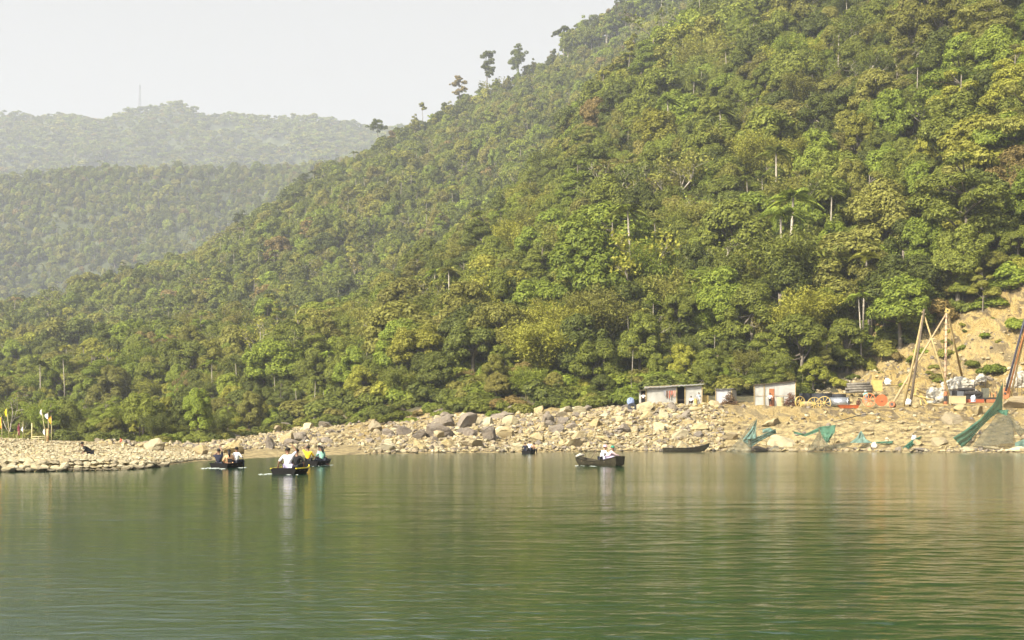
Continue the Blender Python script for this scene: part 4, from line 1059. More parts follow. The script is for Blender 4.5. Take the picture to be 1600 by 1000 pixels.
    def grow(ks, f_): return {k: (N[k][0], tuple(x * f_ for x in N[k][1]) if hasattr(N[k][1], '__len__') else N[k][1] * f_) for k in ks}
    ks = ['pelvis', 'spine', 'chest', 'neckb', 'shL', 'shR', 'elL', 'elR']; es = [('pelvis', 'spine'), ('spine', 'chest'), ('chest', 'neckb'), ('chest', 'shL'), ('chest', 'shR'), ('shL', 'elL'), ('shR', 'elR')]
    if sleeve == 'long': ks += ['wrL', 'wrR']; es += [('elL', 'wrL'), ('elR', 'wrR')]
    skinned('shirt', grow(ks, 1.24), es, shirt, e)
    ks = ['pelvis', 'hpL', 'hpR', 'knL', 'knR', 'anL', 'anR']; es = [('pelvis', 'hpL'), ('pelvis', 'hpR'), ('hpL', 'knL'), ('hpR', 'knR'), ('knL', 'anL'), ('knR', 'anR')]
    skinned('trousers', grow(ks, 1.22), es, trousers, e)
    c0 = N['head'][0]; mb = MB(); M = Matrix.Translation(c0 + Hd @ Vector((0, -.022, .03))) @ Hd.to_4x4()
    prof = [(.001, .105)] + [(.108 * math.sin(a), .108 * math.cos(a)) for a in np.linspace(.3, 1.75, 7)] + [(.09, -.03), (.001, .02)]
    mb.lathe(prof, 14, M)
    if long_hair: mb.tube([c0 + Hd @ Vector((0, -.08, .03)), c0 + Hd @ Vector((0, -.13, -.12)), c0 + Hd @ Vector((0, -.14, -.30))], [.075, .075, .03], 8)
    mb.build('hair', HAIR, e, True)
    for sx in (-1, 1):
        mb = MB(); mb.lathe([(.001, .014), (.011, .008), (.014, 0), (.011, -.008), (.001, -.014)], 8, Matrix.Translation(hc + Hd @ Vector((sx * .034, .088, .135)))); mb.build('eye', EYEM, e, True)
    if hat:
        mb = MB(); mb.lathe([(.001, .13), (.07, .12), (.11, .07), (.118, .0), (.125, -.01)] + ([(.19, -.02), (.19, -.03), (.11, -.02)] if hat[1] else [(.11, -.01)]), 16, M); mb.build('hat', hat[0], e, True)
    return e

# ------------------------------------------------------------------ boats
def boat(name, label, loc, rz, L, Wd, h0, hull, sheer=.12, sternw=.8, bow=.35, gun=None, group='small wooden boats on the river', hs=.12, sternrise=0.0):
    e = empty(name, loc, rz, label, 'boat', group); n = 17; rings = []
    for i in range(n):
        t = i / (n - 1); y = (t - .5) * L
        w_ = Wd / 2 * min(1, (sternw + (1 - sternw) * min(1, t / .35)), (bow + (1 - bow) * min(1, (1 - t) / .38)**.7))
        zg = h0 + sheer * max(0, (2*t - 1))**2 + sternrise * max(0, (1 - 2*t))**2
        zb = -hs + (zg + hs - .12) * .75 * max(0, (t - .78) / .22)**1.6 + sternrise * .6 * max(0, (1 - t * 5))**2
        o_ = [(w_, zg), (w_ * .90, zg*.5 + zb*.5), (w_ * .70, zb + .03), (w_ * .4, zb), (-w_ * .4, zb), (-w_ * .70, zb + .03), (-w_ * .90, zg*.5 + zb*.5), (-w_, zg)]
        zi = max(zb + .05, .03); wi = w_ - .035
        i_ = [(-wi, zg), (-wi * .88, zg*.5 + zi*.5), (-wi * .64, zi), (wi * .64, zi), (wi * .88, zg*.5 + zi*.5), (wi, zg)]
        rings.append([(x_, y, z_) for x_, z_ in o_ + i_])
    mb = MB(); m_ = len(rings[0]); vs = [p for r_ in rings for p in r_]; fs = []
    for i in range(n - 1):
        for k in range(m_):
            k2 = (k + 1) % m_; fs.append((i*m_ + k, i*m_ + k2, (i+1)*m_ + k2, (i+1)*m_ + k))
    fs.append(tuple(range(8))[::-1]); fs.append(tuple((n-1)*m_ + k for k in range(8)))
    mb.add(vs, fs); mb.build('hull', hull, e)
    for i_, nm in ((0, 'stern_board'), (n - 1, 'bow_board')):
        r_ = rings[i_]; w_ = r_[0][0]; mb = MB(); mb.box((0, r_[0][1] + (.03 if i_ == 0 else -.03), (r_[0][2] + r_[3][2]) / 2 + .04), (w_ * 1.75, .05, r_[0][2] - r_[3][2])); mb.build(nm, hull, e)
    for s_ in (0, 7):
        mb = MB(); pts = [Vector(r_[s_]) + Vector((0, 0, .012)) for r_ in rings]; mb.tube(pts, .03 if gun else .028, 6); mb.build('gunwale', gun or hull, e, True)
    if 0: mb = MB(); mb.tube([Vector(rings[0][7]) + Vector((0, -.01, .012)), Vector(rings[0][0]) + Vector((0, -.01, .012))], .03, 6); mb.build('gunwale', gun, e, True)
    for t in (.25, .52, .78):
        r_ = rings[int(t * (n - 1))]; mb = MB(); mb.box((0, r_[0][1], r_[0][2] - .09), (r_[0][0] * 1.9, .22, .03)); mb.build('seat', BOARD, e)
    return e
def on(e, x, y, z):
    return e.matrix_basis @ Vector((x, y, z)) if False else Vector(e.location) + Euler(e.rotation_euler).to_matrix() @ Vector((x, y, z))
def paddle(label, a, b, blade=.45, r_=.02, mat=None):
    a, b = Vector(a), Vector(b); e = empty('paddle', a, 0, label, 'paddle'); v = b - a
    mb = MB(); mb.tube([(0, 0, 0), v], r_, 6); mb.build('shaft', mat or WOODDARK, e, True)
    M = Matrix.Translation(v) @ v.to_track_quat('Z', 'Y').to_matrix().to_4x4(); mb = MB()
    mb.add([(-.03,-.012,-blade*.5),(.03,-.012,-blade*.5),(.085,-.012,0),(.07,-.012,blade*.4),(-.07,-.012,blade*.4),(-.085,-.012,0),(-.03,.012,-blade*.5),(.03,.012,-blade*.5),(.085,.012,0),(.07,.012,blade*.4),(-.07,.012,blade*.4),(-.085,.012,0)],
           [(0,1,2,3,4,5),(11,10,9,8,7,6)] + [(i, i+6, (i+1) % 6 + 6, (i+1) % 6) for i in range(6)], M); mb.build('blade', mat or WOODDARK, e)
    return e
DB = lambda y: EYE * F / (y - HY)
navy = cloth('navy_cloth', (.02, .022, .04)); orng = cloth('peach_cloth', (.62, .36, .20)); blk = cloth('black_cloth', (.015, .015, .017)); grw = cloth('pale_grey_stripe_cloth', (.62, .60, .62)); yel = cloth('yellow_cloth', (.72, .46, .02))
teal = cloth('mint_cloth', (.32, .60, .48)); pink = cloth('pale_pink_cloth', (.66, .48, .50)); wht = cloth('off_white_cloth', (.70, .69, .67)); brn = cloth('brown_cloth', (.12, .06, .04)); tqs = cloth('turquoise_cloth', (.22, .48, .42))
den = cloth('dark_trousers', (.025, .028, .04)); lil = cloth('lilac_cloth', (.42, .38, .55)); grnc = cloth('green_scarf', (.03, .20, .13)); pkc = cloth('pink_scarf', (.65, .33, .42)); ywg = simple('yellow_gunwale_paint', (.75, .62, .03), .5, .15)
gry = cloth('grey_cloth', (.25, .25, .27))
# left rowing boat
d = DB(730.4); A = boat('rowing_boat', 'dark rowing boat on the left seen from behind, three people aboard', P(357.5, 730.4, d), R(-8), 3.2, 1.05, .23, HULL, .10, .95, .7)
person('person in navy shirt raising an arm to a paddle, leftmost in the left boat', on(A, -.26, -.9, .20), R(6), 'sit', .0, (-.12, .30, .62), (.06, .30, .90), navy, den, group='people in the left boat')
person('long-haired person in peach clothes seated between two others in the left boat', on(A, .02, .0, .17), R(20), 'sit', .05, (-.2, .3, .1), (.2, .35, .1), orng, orng, long_hair=True, sleeve='long', group='people in the left boat')
person('dark-haired person in white top and black sleeves at the right of the left boat', on(A, .33, .3, .30), R(-25), 'sit', .0, (-.15, .3, .15), (.2, .3, .25), wht, den, turn=.5, group='people in the left boat')
paddle('dark paddle slanting out to the left above the left boat', P(357, 697.5, d - .3), P(333, 712, d - .6), .5)
mb = MB(); mb.box((0, 0, .1), (.24, .2, .2), (0, 0, .2)); mb.box((0, 0, .21), (.2, .16, .03), (0, 0, .2)); o = mb.build('bag', blk); o.location = on(A, .38, -.9, .27); tag(o, 'small black bag on the right side of the left boat', 'bag')
# yellow-edged boat
d = DB(740); B = boat('rowing_boat', 'black boat with bright yellow edges, nearest of the boats, seen from behind', P(457, 740, d), R(-5), 3.4, 1.2, .25, HULL, .10, .95, .6, ywg)
person('broad rower in pale grey top seen from behind in the yellow-edged boat, arm lifted', on(B, .02, -.95, .32), R(8), 'sit', .12, (-.40, .25, .05), (.22, .25, .86), grw, lil, group='people in the yellow-edged boat', sc=1.06)
person('person in black almost hidden behind the grey-shirted rower', on(B, .24, -.2, .30), R(-15), 'sit', .0, (-.2, .3, .15), (.30, .1, .0), blk, den, turn=.3, group='people in the yellow-edged boat')
person('dark-haired passenger to the left of the grey-shirted rower, mostly hidden', on(B, -.22, -.1, .32), R(10), 'sit', .0, (-.2, .3, .1), (.2, .3, .1), brn, den, group='people in the yellow-edged boat')
paddle('black paddle dipped in the water at the left of the yellow-edged boat', P(447, 722, d - .7), P(435.5, 739.5, d - .9), .5)
# boat with the yellow shirt
d = DB(727); Cb = boat('rowing_boat', 'black boat just behind the yellow-edged boat, rower in yellow aboard', P(495, 727, d), R(-8), 3.4, 1.15, .23, HULL, .12, .95, .7)
person('rower in bright yellow shirt with back turned, arm raised, right of the nearest boat', on(Cb, -.30, -.8, .32), R(5), 'sit', .0, (-.15, .28, .80), (.25, .30, .10), yel, blk, group='people in the boat with the yellow shirt')
person('long-haired passenger in mint green beside the rower in yellow', on(Cb, .32, -.1, .30), R(40), 'sit', .05, (-.2, .35, .15), (.2, .32, .1), teal, den, long_hair=True, turn=.5, group='people in the boat with the yellow shirt')
person('dark-clothed passenger between the yellow rower and the mint-green passenger', on(Cb, .06, .25, .36), R(-100), 'sit', .0, (-.2, .35, .15), (.2, .32, .1), gry, den, group='people in the boat with the yellow shirt')
paddle('dark paddle held up slanting to the right above the yellow-shirted rower', P(478.5, 701, d - .4), P(486, 685, d - .2), .4)
# tiny far boat
d = DB(708.8); Db = boat('rowing_boat', 'tiny black boat close to the rocks in the middle of the picture', P(826.5, 708.8, d), R(-12), 3.0, 1.1, .28, HULL, .1, .9, .7)
person('person in dark clothes at the left of the tiny far boat', on(Db, -.28, -.6, .36), R(10), 'sit', .1, (-.2, .3, .15), (.2, .3, .1), navy, den, group='people in the tiny boat')
person('taller person in white top at the right of the tiny far boat', on(Db, .14, -.3, .52), R(-10), 'sit', .0, (-.2, .3, .15), (.25, .3, .1), wht, den, group='people in the tiny boat')
person('person in tan clothes half hidden at the right end of the tiny far boat', on(Db, .42, .3, .34), R(-30), 'sit', .15, (-.2, .3, .15), (.25, .3, .1), orng, den, group='people in the tiny boat')
# long boat on the right
d = DB(727.3); Eb = boat('long_rowing_boat', 'long dark brown-green boat with upturned ends in the middle right, two people leaning', P(934, 727.3, d), R(37), 4.0, 1.0, .27, HULLB, .30, .75, .14, hs=.12, sternrise=.26)
person('rower in pale pink shirt and green headscarf leaning right with arms outstretched', on(Eb, .0, -.8, .44), R(-72), 'sit', .62, (-.12, .72, .18), (.15, .74, .14), pink, lil, hat=(grnc, False), sleeve='long', group='people in the long boat')
person('person in off-white shirt and pink scarf behind the rower in green headscarf', on(Eb, .15, -.15, .42), R(-62), 'sit', .40, (-.15, .45, .15), (.15, .5, .1), wht, den, hat=(pkc, False), sleeve='long', group='people in the long boat')
paddle('short dark paddle resting in the long boat', P(923.5, 716.5, d - .3), P(929.5, 707, d - .25), .3)
mb = MB(); mb.tube([(0, 0, 0), (.25, 0, .12), (.5, .05, .1)], [.07, .1, .05], 8); o = mb.build('bundle', TARP, None, True); o.location = P(900, 713.5, d + 1.0); tag(o, 'pale bundle on the raised left end of the long boat', 'bundle')
# moored boat
d = 158.0; Fb = boat('moored_boat', 'empty slim dark boat pulled up at the waterline below the long shack', P(1072, 705.5, 163.5), R(-84), 5.4, .95, .38, HULLB, .52, .5, .10, hs=.10)
Fb.rotation_euler = (0, R(0), R(-84)); Fb.location.z = .12
mb = MB(); mb.tube([(0, 0, 0), (.9, -.1, 1.3)], .05, 6); mb.tube([(.9, -.1, 1.3), (2.0, .1, .1)], .04, 6); o = mb.build('driftwood_pole', WOODPALE, None, True); o.location = gp(1056, 166.5); tag(o, 'crossed pale poles lying on the bank behind the moored boat', 'poles')

# wakes
m, nt, bs = new_mat('foam'); bs.inputs['Base Color'].default_value = (.36, .40, .38, 1); bs.inputs['Roughness'].default_value = .6; FOAM = m
mb = MB(); rs = np.random.RandomState(4)
for (x0, y0, x1, y1, n_) in ((404, 741.3, 436, 740.2, 34), (436, 741.3, 470, 741.3, 7), (312, 732.3, 341, 731.2, 34), (340, 732, 352, 732.5, 12), (372, 730.8, 384, 730.5, 10), (478, 728.3, 520, 726.8, 36), (899, 728, 930, 728.6, 12)):
    for k in range(n_):
        t = rs.uniform(0, 1); yy = y0 + (y1 - y0) * t + rs.normal() * .45; p = P(x0 + (x1 - x0) * t, yy, DB(yy)); a = rs.uniform(.06, .26) * (.4 + t * .8); b = a * rs.uniform(.10, .22)
        vs = [(p.x + a * math.cos(q) * rs.uniform(.7, 1.1), p.y + b * 2.5 * math.sin(q) * rs.uniform(.6, 1.1), -.01) for q in np.linspace(0, 2*math.pi, 9)[:-1]] + [(p.x, p.y, .010 + .015 * rs.uniform())]
        mb.add(vs, [(i, (i + 1) % 8, 8) for i in range(8)])
o = mb.build('wake_foam', FOAM, None, True); tag(o, 'white foam of the wakes trailing the rowing boats', 'foam', kind='stuff')

# ------------------------------------------------------------------ shacks
def corr(a, b, h0, h1, pitch=.16, amp=.022, th=.012):
    "vertical corrugated sheet from a to b (2 points at the foot), heights h0 / h1; returns MB"
    a, b = Vector(a), Vector(b); v = b - a; Ln = v.length; nrm = Vector((v.y, -v.x, 0)).normalized(); n = max(2, int(Ln / pitch * 4)); vs = []; fs = []
    for i in range(n + 1):
        t = i / n; o_ = nrm * (amp * math.sin(2 * math.pi * t * Ln / pitch)); p = a + v * t; h = h0 + (h1 - h0) * t
        for q in (o_, o_ - nrm * th): vs += [p + q, p + q + Vector((0, 0, h))]
    for i in range(n):
        k = i * 4; fs += [(k, k+4, k+5, k+1), (k+2, k+3, k+7, k+6), (k+1, k+5, k+7, k+3)]
    return MB().add(vs, fs)
def roofc(c, mat, parent, name='roof', th=.05):
    "roof sheet over 4 corners (front left, front right, back right, back left)"
    c = [Vector(p) for p in c]; n = 40; vs = []; fs = []
    for i in range(n + 1):
        t = i / n; f_ = c[0].lerp(c[1], t); b_ = c[3].lerp(c[2], t); o_ = Vector((0, 0, .025 * math.sin(i * math.pi / 1.5) + .02 * math.sin(i*.37)))
        for p in (f_ + o_, b_ + o_): vs += [p, p + Vector((0, 0, -th))]
    for i in range(n): k = i*4; fs += [(k, k+2, k+6, k+4), (k+1, k+5, k+7, k+3), (k, k+4, k+5, k+1), (k+2, k+3, k+7, k+6)]
    fs += [(0, 1, 3, 2), (n*4, n*4+2, n*4+3, n*4+1)]
    return MB().add(vs, fs).build(name, mat, parent)
d = 196.5; s_ = SC(d); zb_ = zy(633.5, d)
def rel(e, px, py, dd_=0): return P(px, py, d + dd_) - e.location
e = empty('long_corrugated_shack', P(1053, 634, d), 0, 'long low shack of weathered corrugated sheets with a dark open doorway, leftmost shack', 'shack')
Z = lambda v_: Vector((v_.x, v_.y, 0))
def wallp(name, e, x0, x1, y0t, y1t, ybt, mat, dd0=0, dd1=0, pitch=.16):
    a, b = rel(e, x0, ybt, dd0), rel(e, x1, ybt, dd1); b.z = a.z
    return corr(a, b, (ybt - y0t) / s_, (ybt - y1t) / s_, pitch).build(name, mat, e)
wallp('front_wall', e, 1010, 1057, 606.5, 603.6, 634.5, TIN)
wallp('front_wall', e, 1071, 1096.5, 603.2, 602, 634.5, TIN)
wallp('side_wall', e, 1096.5, 1098, 602, 604, 634.5, TINDARK, 0, 3.2)
wallp('side_wall', e, 1010, 1011, 606.5, 606, 634.5, TINDARK, .1, 3.2)
wallp('back_wall', e, 1010, 1098, 606, 603.5, 634.5, DARKIN, 3.2, 3.2)
for x_ in (1009.4, 1057.4, 1070.3, 1097): MB().box(rel(e, x_, 619.5, -.06), (.12, .1, 2.6)).build('post', WOODPALE, e)
MB().box(rel(e, 1064, 625, .1), (1.05, .05, .06)).build('door_rail', WOODDARK, e)
roofc([rel(e, 1006, 606.6, -.5), rel(e, 1100, 600.4, -.5), rel(e, 1101, 599.5, 3.6), rel(e, 1007, 604, 3.6)], TINDARK, e)
for k, (a_, b_) in enumerate(((1012, 1030), (1033, 1045), (1050, 1060))):
    MB().box(rel(e, (a_ + b_) / 2, 604.9 - (a_ - 1006) * .062 - .6, .1), ((b_ - a_) / s_, .3, .06), (0, -.06, 0)).build('roof_plank', WOODPALE, e)
# lean-to at the left end
wallp('lean_to_wall', e, 998.5, 1001.5, 611, 610.5, 634.5, TIN, .2, .1)
wallp('lean_to_wall', e, 998.5, 1010, 610.5, 610, 634.5, DARKIN, 1.8, 1.8)
roofc([rel(e, 996, 611, -.4), rel(e, 1009.5, 608.6, -.4), rel(e, 1009.5, 608, 2), rel(e, 997, 610, 2)], WOODDARK, e, 'lean_to_roof')
# smallest shack
e = empty('small_corrugated_shack', P(1134, 634, d), 0, 'smallest shack, grey sheet front with a white panel, middle of the three', 'shack')
wallp('front_wall', e, 1118.5, 1137.5, 608.5, 607.5, 634, TINWHITE)
wallp('front_panel', e, 1138.2, 1143, 607.5, 607.5, 634, WHITE, 0, 0, .5)
wallp('side_wall', e, 1143.5, 1150.5, 608, 609, 634, TIN, .1, 2.0)
wallp('back_wall', e, 1119, 1150, 608.5, 608, 634, DARKIN, 2.4, 2.2); wallp('side_wall', e, 1118.5, 1119.2, 608.5, 609, 634, TIN, .1, 2.4)
for x_ in (1118.2, 1143.2): MB().box(rel(e, x_, 620.6, -.06), (.10, .1, 2.45)).build('post', WOODPALE, e)
roofc([rel(e, 1117, 608, -.3), rel(e, 1146, 607, -.3), rel(e, 1152, 608, 2.5), rel(e, 1118, 608, 2.5)], TINDARK, e)
# tall shack
d = 192.0; s_ = SC(d)
e = empty('tall_corrugated_shack', P(1211, 637, d), 0, 'tallest shack, pale corrugated front with a reddish door, right of the other two', 'shack')
wallp('front_wall', e, 1178.8, 1201.6, 601.6, 599.2, 637, TIN); wallp('front_wall', e, 1210, 1242.5, 598.3, 595.6, 637, TIN)
wallp('lintel_panel', e, 1201.8, 1209.8, 599.2, 598.3, 607.5, TIN)
MB().box(rel(e, 1205.8, 622, -.02), (8 / s_, .06, 29.2 / s_)).build('door', RUST, e)
wallp('side_wall', e, 1242.5, 1243.2, 595.6, 598, 637, TINDARK, 0, 3.0); wallp('side_wall', e, 1178.8, 1179.5, 601.6, 602, 637, TIN, .1, 3); wallp('back_wall', e, 1179, 1243, 602, 597, 637, DARKIN, 3, 3)
for x_, y_ in ((1178.4, 601), (1194, 599.5), (1242.8, 595)): MB().box(rel(e, x_, (y_ + 637) / 2, -.07), (.10, .1, (637 - y_) / s_)).build('post', WOODPALE, e)
MB().box(rel(e, 1210, 618.5, -.05), (64 / s_, .04, .05)).build('wall_rail', WOOD, e)
roofc([rel(e, 1176.5, 601.5, -.35), rel(e, 1244.5, 594.6, -.35), rel(e, 1245, 595, 3.3), rel(e, 1178, 601, 3.3)], WOODDARK, e)
# laundry on the long shack
d = 196.2; s_ = SC(d)
e = empty('clothes_line', P(1037, 610, d), 0, 'thin clothes line across the front of the long shack', 'clothes line')
MB().tube([(0, 0, 0), (.9, 0, -.14), (1.7, 0, .02)], .012, 5).build('rope', ROPE, e); 
for k, (x_, w_, h_, m_, lab) in enumerate(((1038.5, .26, .75, gry, 'grey-brown garment hanging at the left end of the clothes line'), (1042.5, .22, .95, brn, 'dark brown garment second from left on the clothes line'), (1046.3, .26, 1.0, REDCLOTH, 'long red-brown cloth in the middle of the clothes line'), (1050, .30, .6, REDCLOTH, 'short red-brown shirt right of the long cloth on the line'), (1054, .30, .8, cloth('salmon_cloth', (.5, .24, .18)), 'salmon garment at the right end of the clothes line'))):
    mb = MB(); vs = []; fs = []
    for i in range(7):
        for j in range(6):
            t, q = i / 6, j / 5; wd = w_ * (1 - .25 * t + .15 * math.sin(q * 7 + k)) if i < 6 else w_ * .75
            vs += [((q - .5) * wd, -.03 - .03 * math.sin(q * 9 + k + t), -t * h_ * (1 - .12 * math.sin(q * 5 + k))), ((q - .5) * wd, .0, -t * h_ * (1 - .12 * math.sin(q * 5 + k)))]
    for i in range(6):
        for j in range(5):
            a_ = (i*6 + j) * 2; b_ = ((i+1)*6 + j) * 2; fs += [(a_, b_, b_ + 2, a_ + 2), (a_ + 1, a_ + 3, b_ + 3, b_ + 1)]
    o = mb.add(vs, fs).build('garment', m_); o.location = P(x_, 610.3, d - .05); tag(o, lab, 'garment', 'laundry on the long shack')
# people and clutter at the shacks
person('person in white top standing in the lean-to at the left end of the long shack', P(1005.3, 633, 196.6) + Vector((0, 0, .9)), R(170), 'stand', .05, (-.25, .1, .0), (.25, .15, .1), wht, blk, group='people on the terrace')
person('person in white shirt sitting in front of the right panel of the long shack', P(1080.5, 628, 195.4), R(150), 'sit', .25, (-.2, .3, .1), (.2, .35, .1), wht, blk, group='people on the terrace')
person('person in pale blue clothes leaning by the right corner of the long shack', P(1091.5, 633, 195.6) + Vector((0, 0, .92)), R(200), 'stand', .12, (-.25, .1, .0), (.25, .2, .1), cloth('pale_blue_cloth', (.45, .55, .66)), wht, group='people on the terrace')
person('person in white top and dark trousers standing at the reddish door', P(1203.3, 634.5, 191.4) + Vector((0, 0, .92)), R(165), 'stand', 0, (-.25, .12, .0), (.22, .3, .25), wht, blk, group='people on the terrace')
person('worker in turquoise top and white hat bending over the orange wheel', P(1353.5, 630, 193.5) + Vector((0, 0, .95)), R(140), 'stand', .35, (-.2, .35, .0), (.2, .35, .0), tqs, gry, hat=(WHITE, True), sleeve='long', group='people on the terrace')
person('dark brown figure crouching between the orange tray and the orange wheel', P(1340.5, 632, 190.5) + Vector((0, 0, .05)), R(200), 'squat', .3, (-.2, .3, .1), (.2, .3, .1), brn, brn, group='people on the terrace', sleeve='long')
d = hit(140, 718); d = 84.0
person('figure in black crouching low on the pebble bar on the left', gp(142, d, .27), R(100), 'squat', .85, (-.2, .40, .05), (.2, .42, .0), blk, den, sleeve='long')
mb = MB(); mb.tube([(0, 0, 0), (.55, .02, .03), (1.15, .05, -.02)], [.03, .035, .02], 6); o = mb.build('driftwood_stick', WOODDARK, None, True); o.location = gp(112, d - .3, .25); tag(o, 'long dark stick lying beside the crouching figure', 'stick')

def thing(name, loc, label, cat, rz=0, group=None): return empty(name, loc, rz, label, cat, group)
def bench():
    e = thing('bench', P(1080.5, 634, 195.3), 'low bench under the person sitting by the long shack', 'bench')
    MB().box((0, 0, .40), (.9, .3, .05)).build('seat', WOOD, e)
    for sx in (-.38, .38): MB().box((sx, 0, .18), (.06, .26, .40)).build('leg', WOOD, e)
bench()
def crate(px, py, d_, w_, h_, dp, mat, label, cat='crate', rz=0.0, name='crate'):
    e = thing(name, P(px, py, d_), label, cat, rz)
    e.location.z = min(e.location.z, ground(px, d_) + .35)
    mb = MB(); mb.box((0, 0, h_/2), (w_, dp, h_)); mb.build('body', mat, e)
    for z_ in (.08, h_ - .08): MB().box((0, 0, z_), (w_ + .05, dp + .05, .09)).build('batten', mat, e)
    for sx in (-1, 1): MB().box((sx * (w_/2 - .06), -dp/2 - .03, h_/2), (.09, .03, h_ * .98)).build('batten', mat, e)
    return e
crate(1101.5, 632, 197.5, .85, 1.25, .6, YELLOW, 'tan crate standing against the right end of the long shack')
def drum(px, py, d_, r_, h_, mat, label, name='drum', cat='drum', lid=None, rot=None, group=None):
    e = thing(name, P(px, py, d_), label, cat, group=group)
    if rot is None: e.location.z = ground(px, d_) - .05
    else: e.rotation_euler = rot
    prof = [(r_ - .04, 0.02), (r_ - .04, h_ - .02), (r_ - .04, h_), (r_, h_), (r_, h_ * .66), (r_ + .03, h_ * .64), (r_ + .03, h_ * .60), (r_, h_ * .58), (r_, h_ * .34), (r_ + .03, h_ * .32), (r_ + .03, h_ * .28), (r_, h_ * .26), (r_, 0), (.001, 0), (.001, .02)]
    MB().lathe(prof, 28).build('shell', mat, e, False)
    MB().lathe([(r_ - .05, h_ - .01), (r_ + .04, h_ - .01), (r_ + .04, h_ + .05), (r_ - .05, h_ + .05)], 28, None, True).build('rim', mat, e)
    if lid: MB().lathe([(.001, h_ + .02), (r_ - .06, h_ - .02), (r_ - .06, h_ - .05), (.001, h_ - .04)], 28).build('lid', lid, e)
    return e
drum(1087, 633, 195.2, .22, .85, YELLOW, 'yellow drum beside the sitting person at the long shack', lid=YELLOW)
drum(1219.5, 638, 189.5, .45, 1.2, CREAM, 'cream drum in front of the tall corrugated shack', lid=CREAM)
TG = 'black tanks on the terrace'
drum(1259, 630, 197.5, .88, 1.55, BLACKP, 'smallest and leftmost of the three black tanks behind the yellow wheels', 'black_tank', 'tank', group=TG)
drum(1284, 630, 196.5, 1.38, 1.85, BLACKP, 'largest of the three black tanks, in the middle with a dark port', 'black_tank', 'tank', group=TG)
drum(1311, 630, 197.5, .98, 1.75, BLACKP, 'rightmost of the three black tanks behind the steel pipe', 'black_tank', 'tank', group=TG)
drum(1384, 618, 199, .28, .9, BLACKP, 'small black barrel on the sand wall behind the orange disk', 'barrel')
# steel pipe lying on its side
e = thing('steel_pipe', gp(1297, 191.5, .66), 'silver steel pipe section lying on its side with dark open end', 'pipe'); e.rotation_euler = (0, R(90), R(-24))
MB().lathe([(.66, 0), (.66, 2.5), (.60, 2.5), (.60, 0)], 32, None, True).build('shell', STEEL, e, True)
for z_ in (.0, 2.42): MB().lathe([(.70, z_), (.70, z_ + .08), (.66, z_ + .08), (.66, z_)], 32, None, True).build('flange', STEEL, e)
MB().lathe([(.001, .1), (.59, .1), (.59, .14), (.001, .14)], 24).build('inner_plate', BLACKP, e)
# spoked wheels
def wheel(px, py, d_, r_, mat, label, ns=8, depth=.18, ry=0.0, cat='wheel', group=None, hub=.14):
    e = thing('spoked_wheel', P(px, py, d_), label, cat, ry, group)
    Mx = Matrix.Rotation(R(90), 4, 'X') @ Matrix.Translation((0, 0, -depth / 2))
    MB().lathe([(r_, 0), (r_, depth), (r_ - .09, depth), (r_ - .09, 0)], 36, Mx, True).build('rim', mat, e)
    MB().lathe([(.001, -.06), (hub, -.06), (hub, depth + .06), (.001, depth + .06)], 16, Mx).build('hub', mat, e)
    for k in range(ns):
        a = 2 * math.pi * k / ns + .2; MB().tube([(hub*.7*math.cos(a), 0, hub*.7*math.sin(a)), ((r_ - .05)*math.cos(a), 0, (r_ - .05)*math.sin(a))], [.055, .042], 6).build('spoke', mat, e)
    return e
WG = 'yellow spoked wheels beside the steel pipe'
wheel(1250, 628.5, 190.0, .82, YELLOW, 'leftmost yellow spoked wheel, tilted, by the scrap heap', 8, .2, R(28), group=WG)
wheel(1272.5, 631.5, 188.6, .95, YELLOW, 'middle yellow spoked wheel facing the river, most open of the three', 9, .16, R(4), group=WG)
wheel(1288, 629.5, 190.6, .90, YELLOW, 'right yellow spoked wheel half hidden behind the middle one', 8, .2, R(-20), group=WG)
e = thing('winch_drum', P(1261, 632, 189.9), 'tan winding drum between the left and middle yellow wheels', 'drum'); e.rotation_euler = (0, R(90), R(12))
MB().lathe([(.001, -.9), (.34, -.9), (.34, .9), (.001, .9)], 18).build('barrel', YELLOW, e, False); MB().lathe([(.40, -.5), (.40, .5), (.34, .5), (.34, -.5)], 18, None, True).build('rope_coil', ROPE, e)
wheel(1358, 625, 190.2, .90, cloth('dusty_orange_paint', (.62, .20, .08), .3), 'orange-red spoked wheel with the worker behind it', 8, .14, R(6))
e = thing('orange_reel', P(1377.5, 625.5, 190.4), 'solid orange disk reel just right of the orange spoked wheel', 'reel'); e.rotation_euler = (R(90), 0, R(-14))
MB().lathe([(.001, -.22), (.76, -.16), (.78, -.10), (.40, -.06), (.40, .2), (.78, .24), (.78, .3), (.001, .3)], 32).build('disk', ORANGE, e)
MB().lathe([(.001, .3), (.16, .3), (.16, .42), (.001, .42)], 16).build('hub', RUST, e)
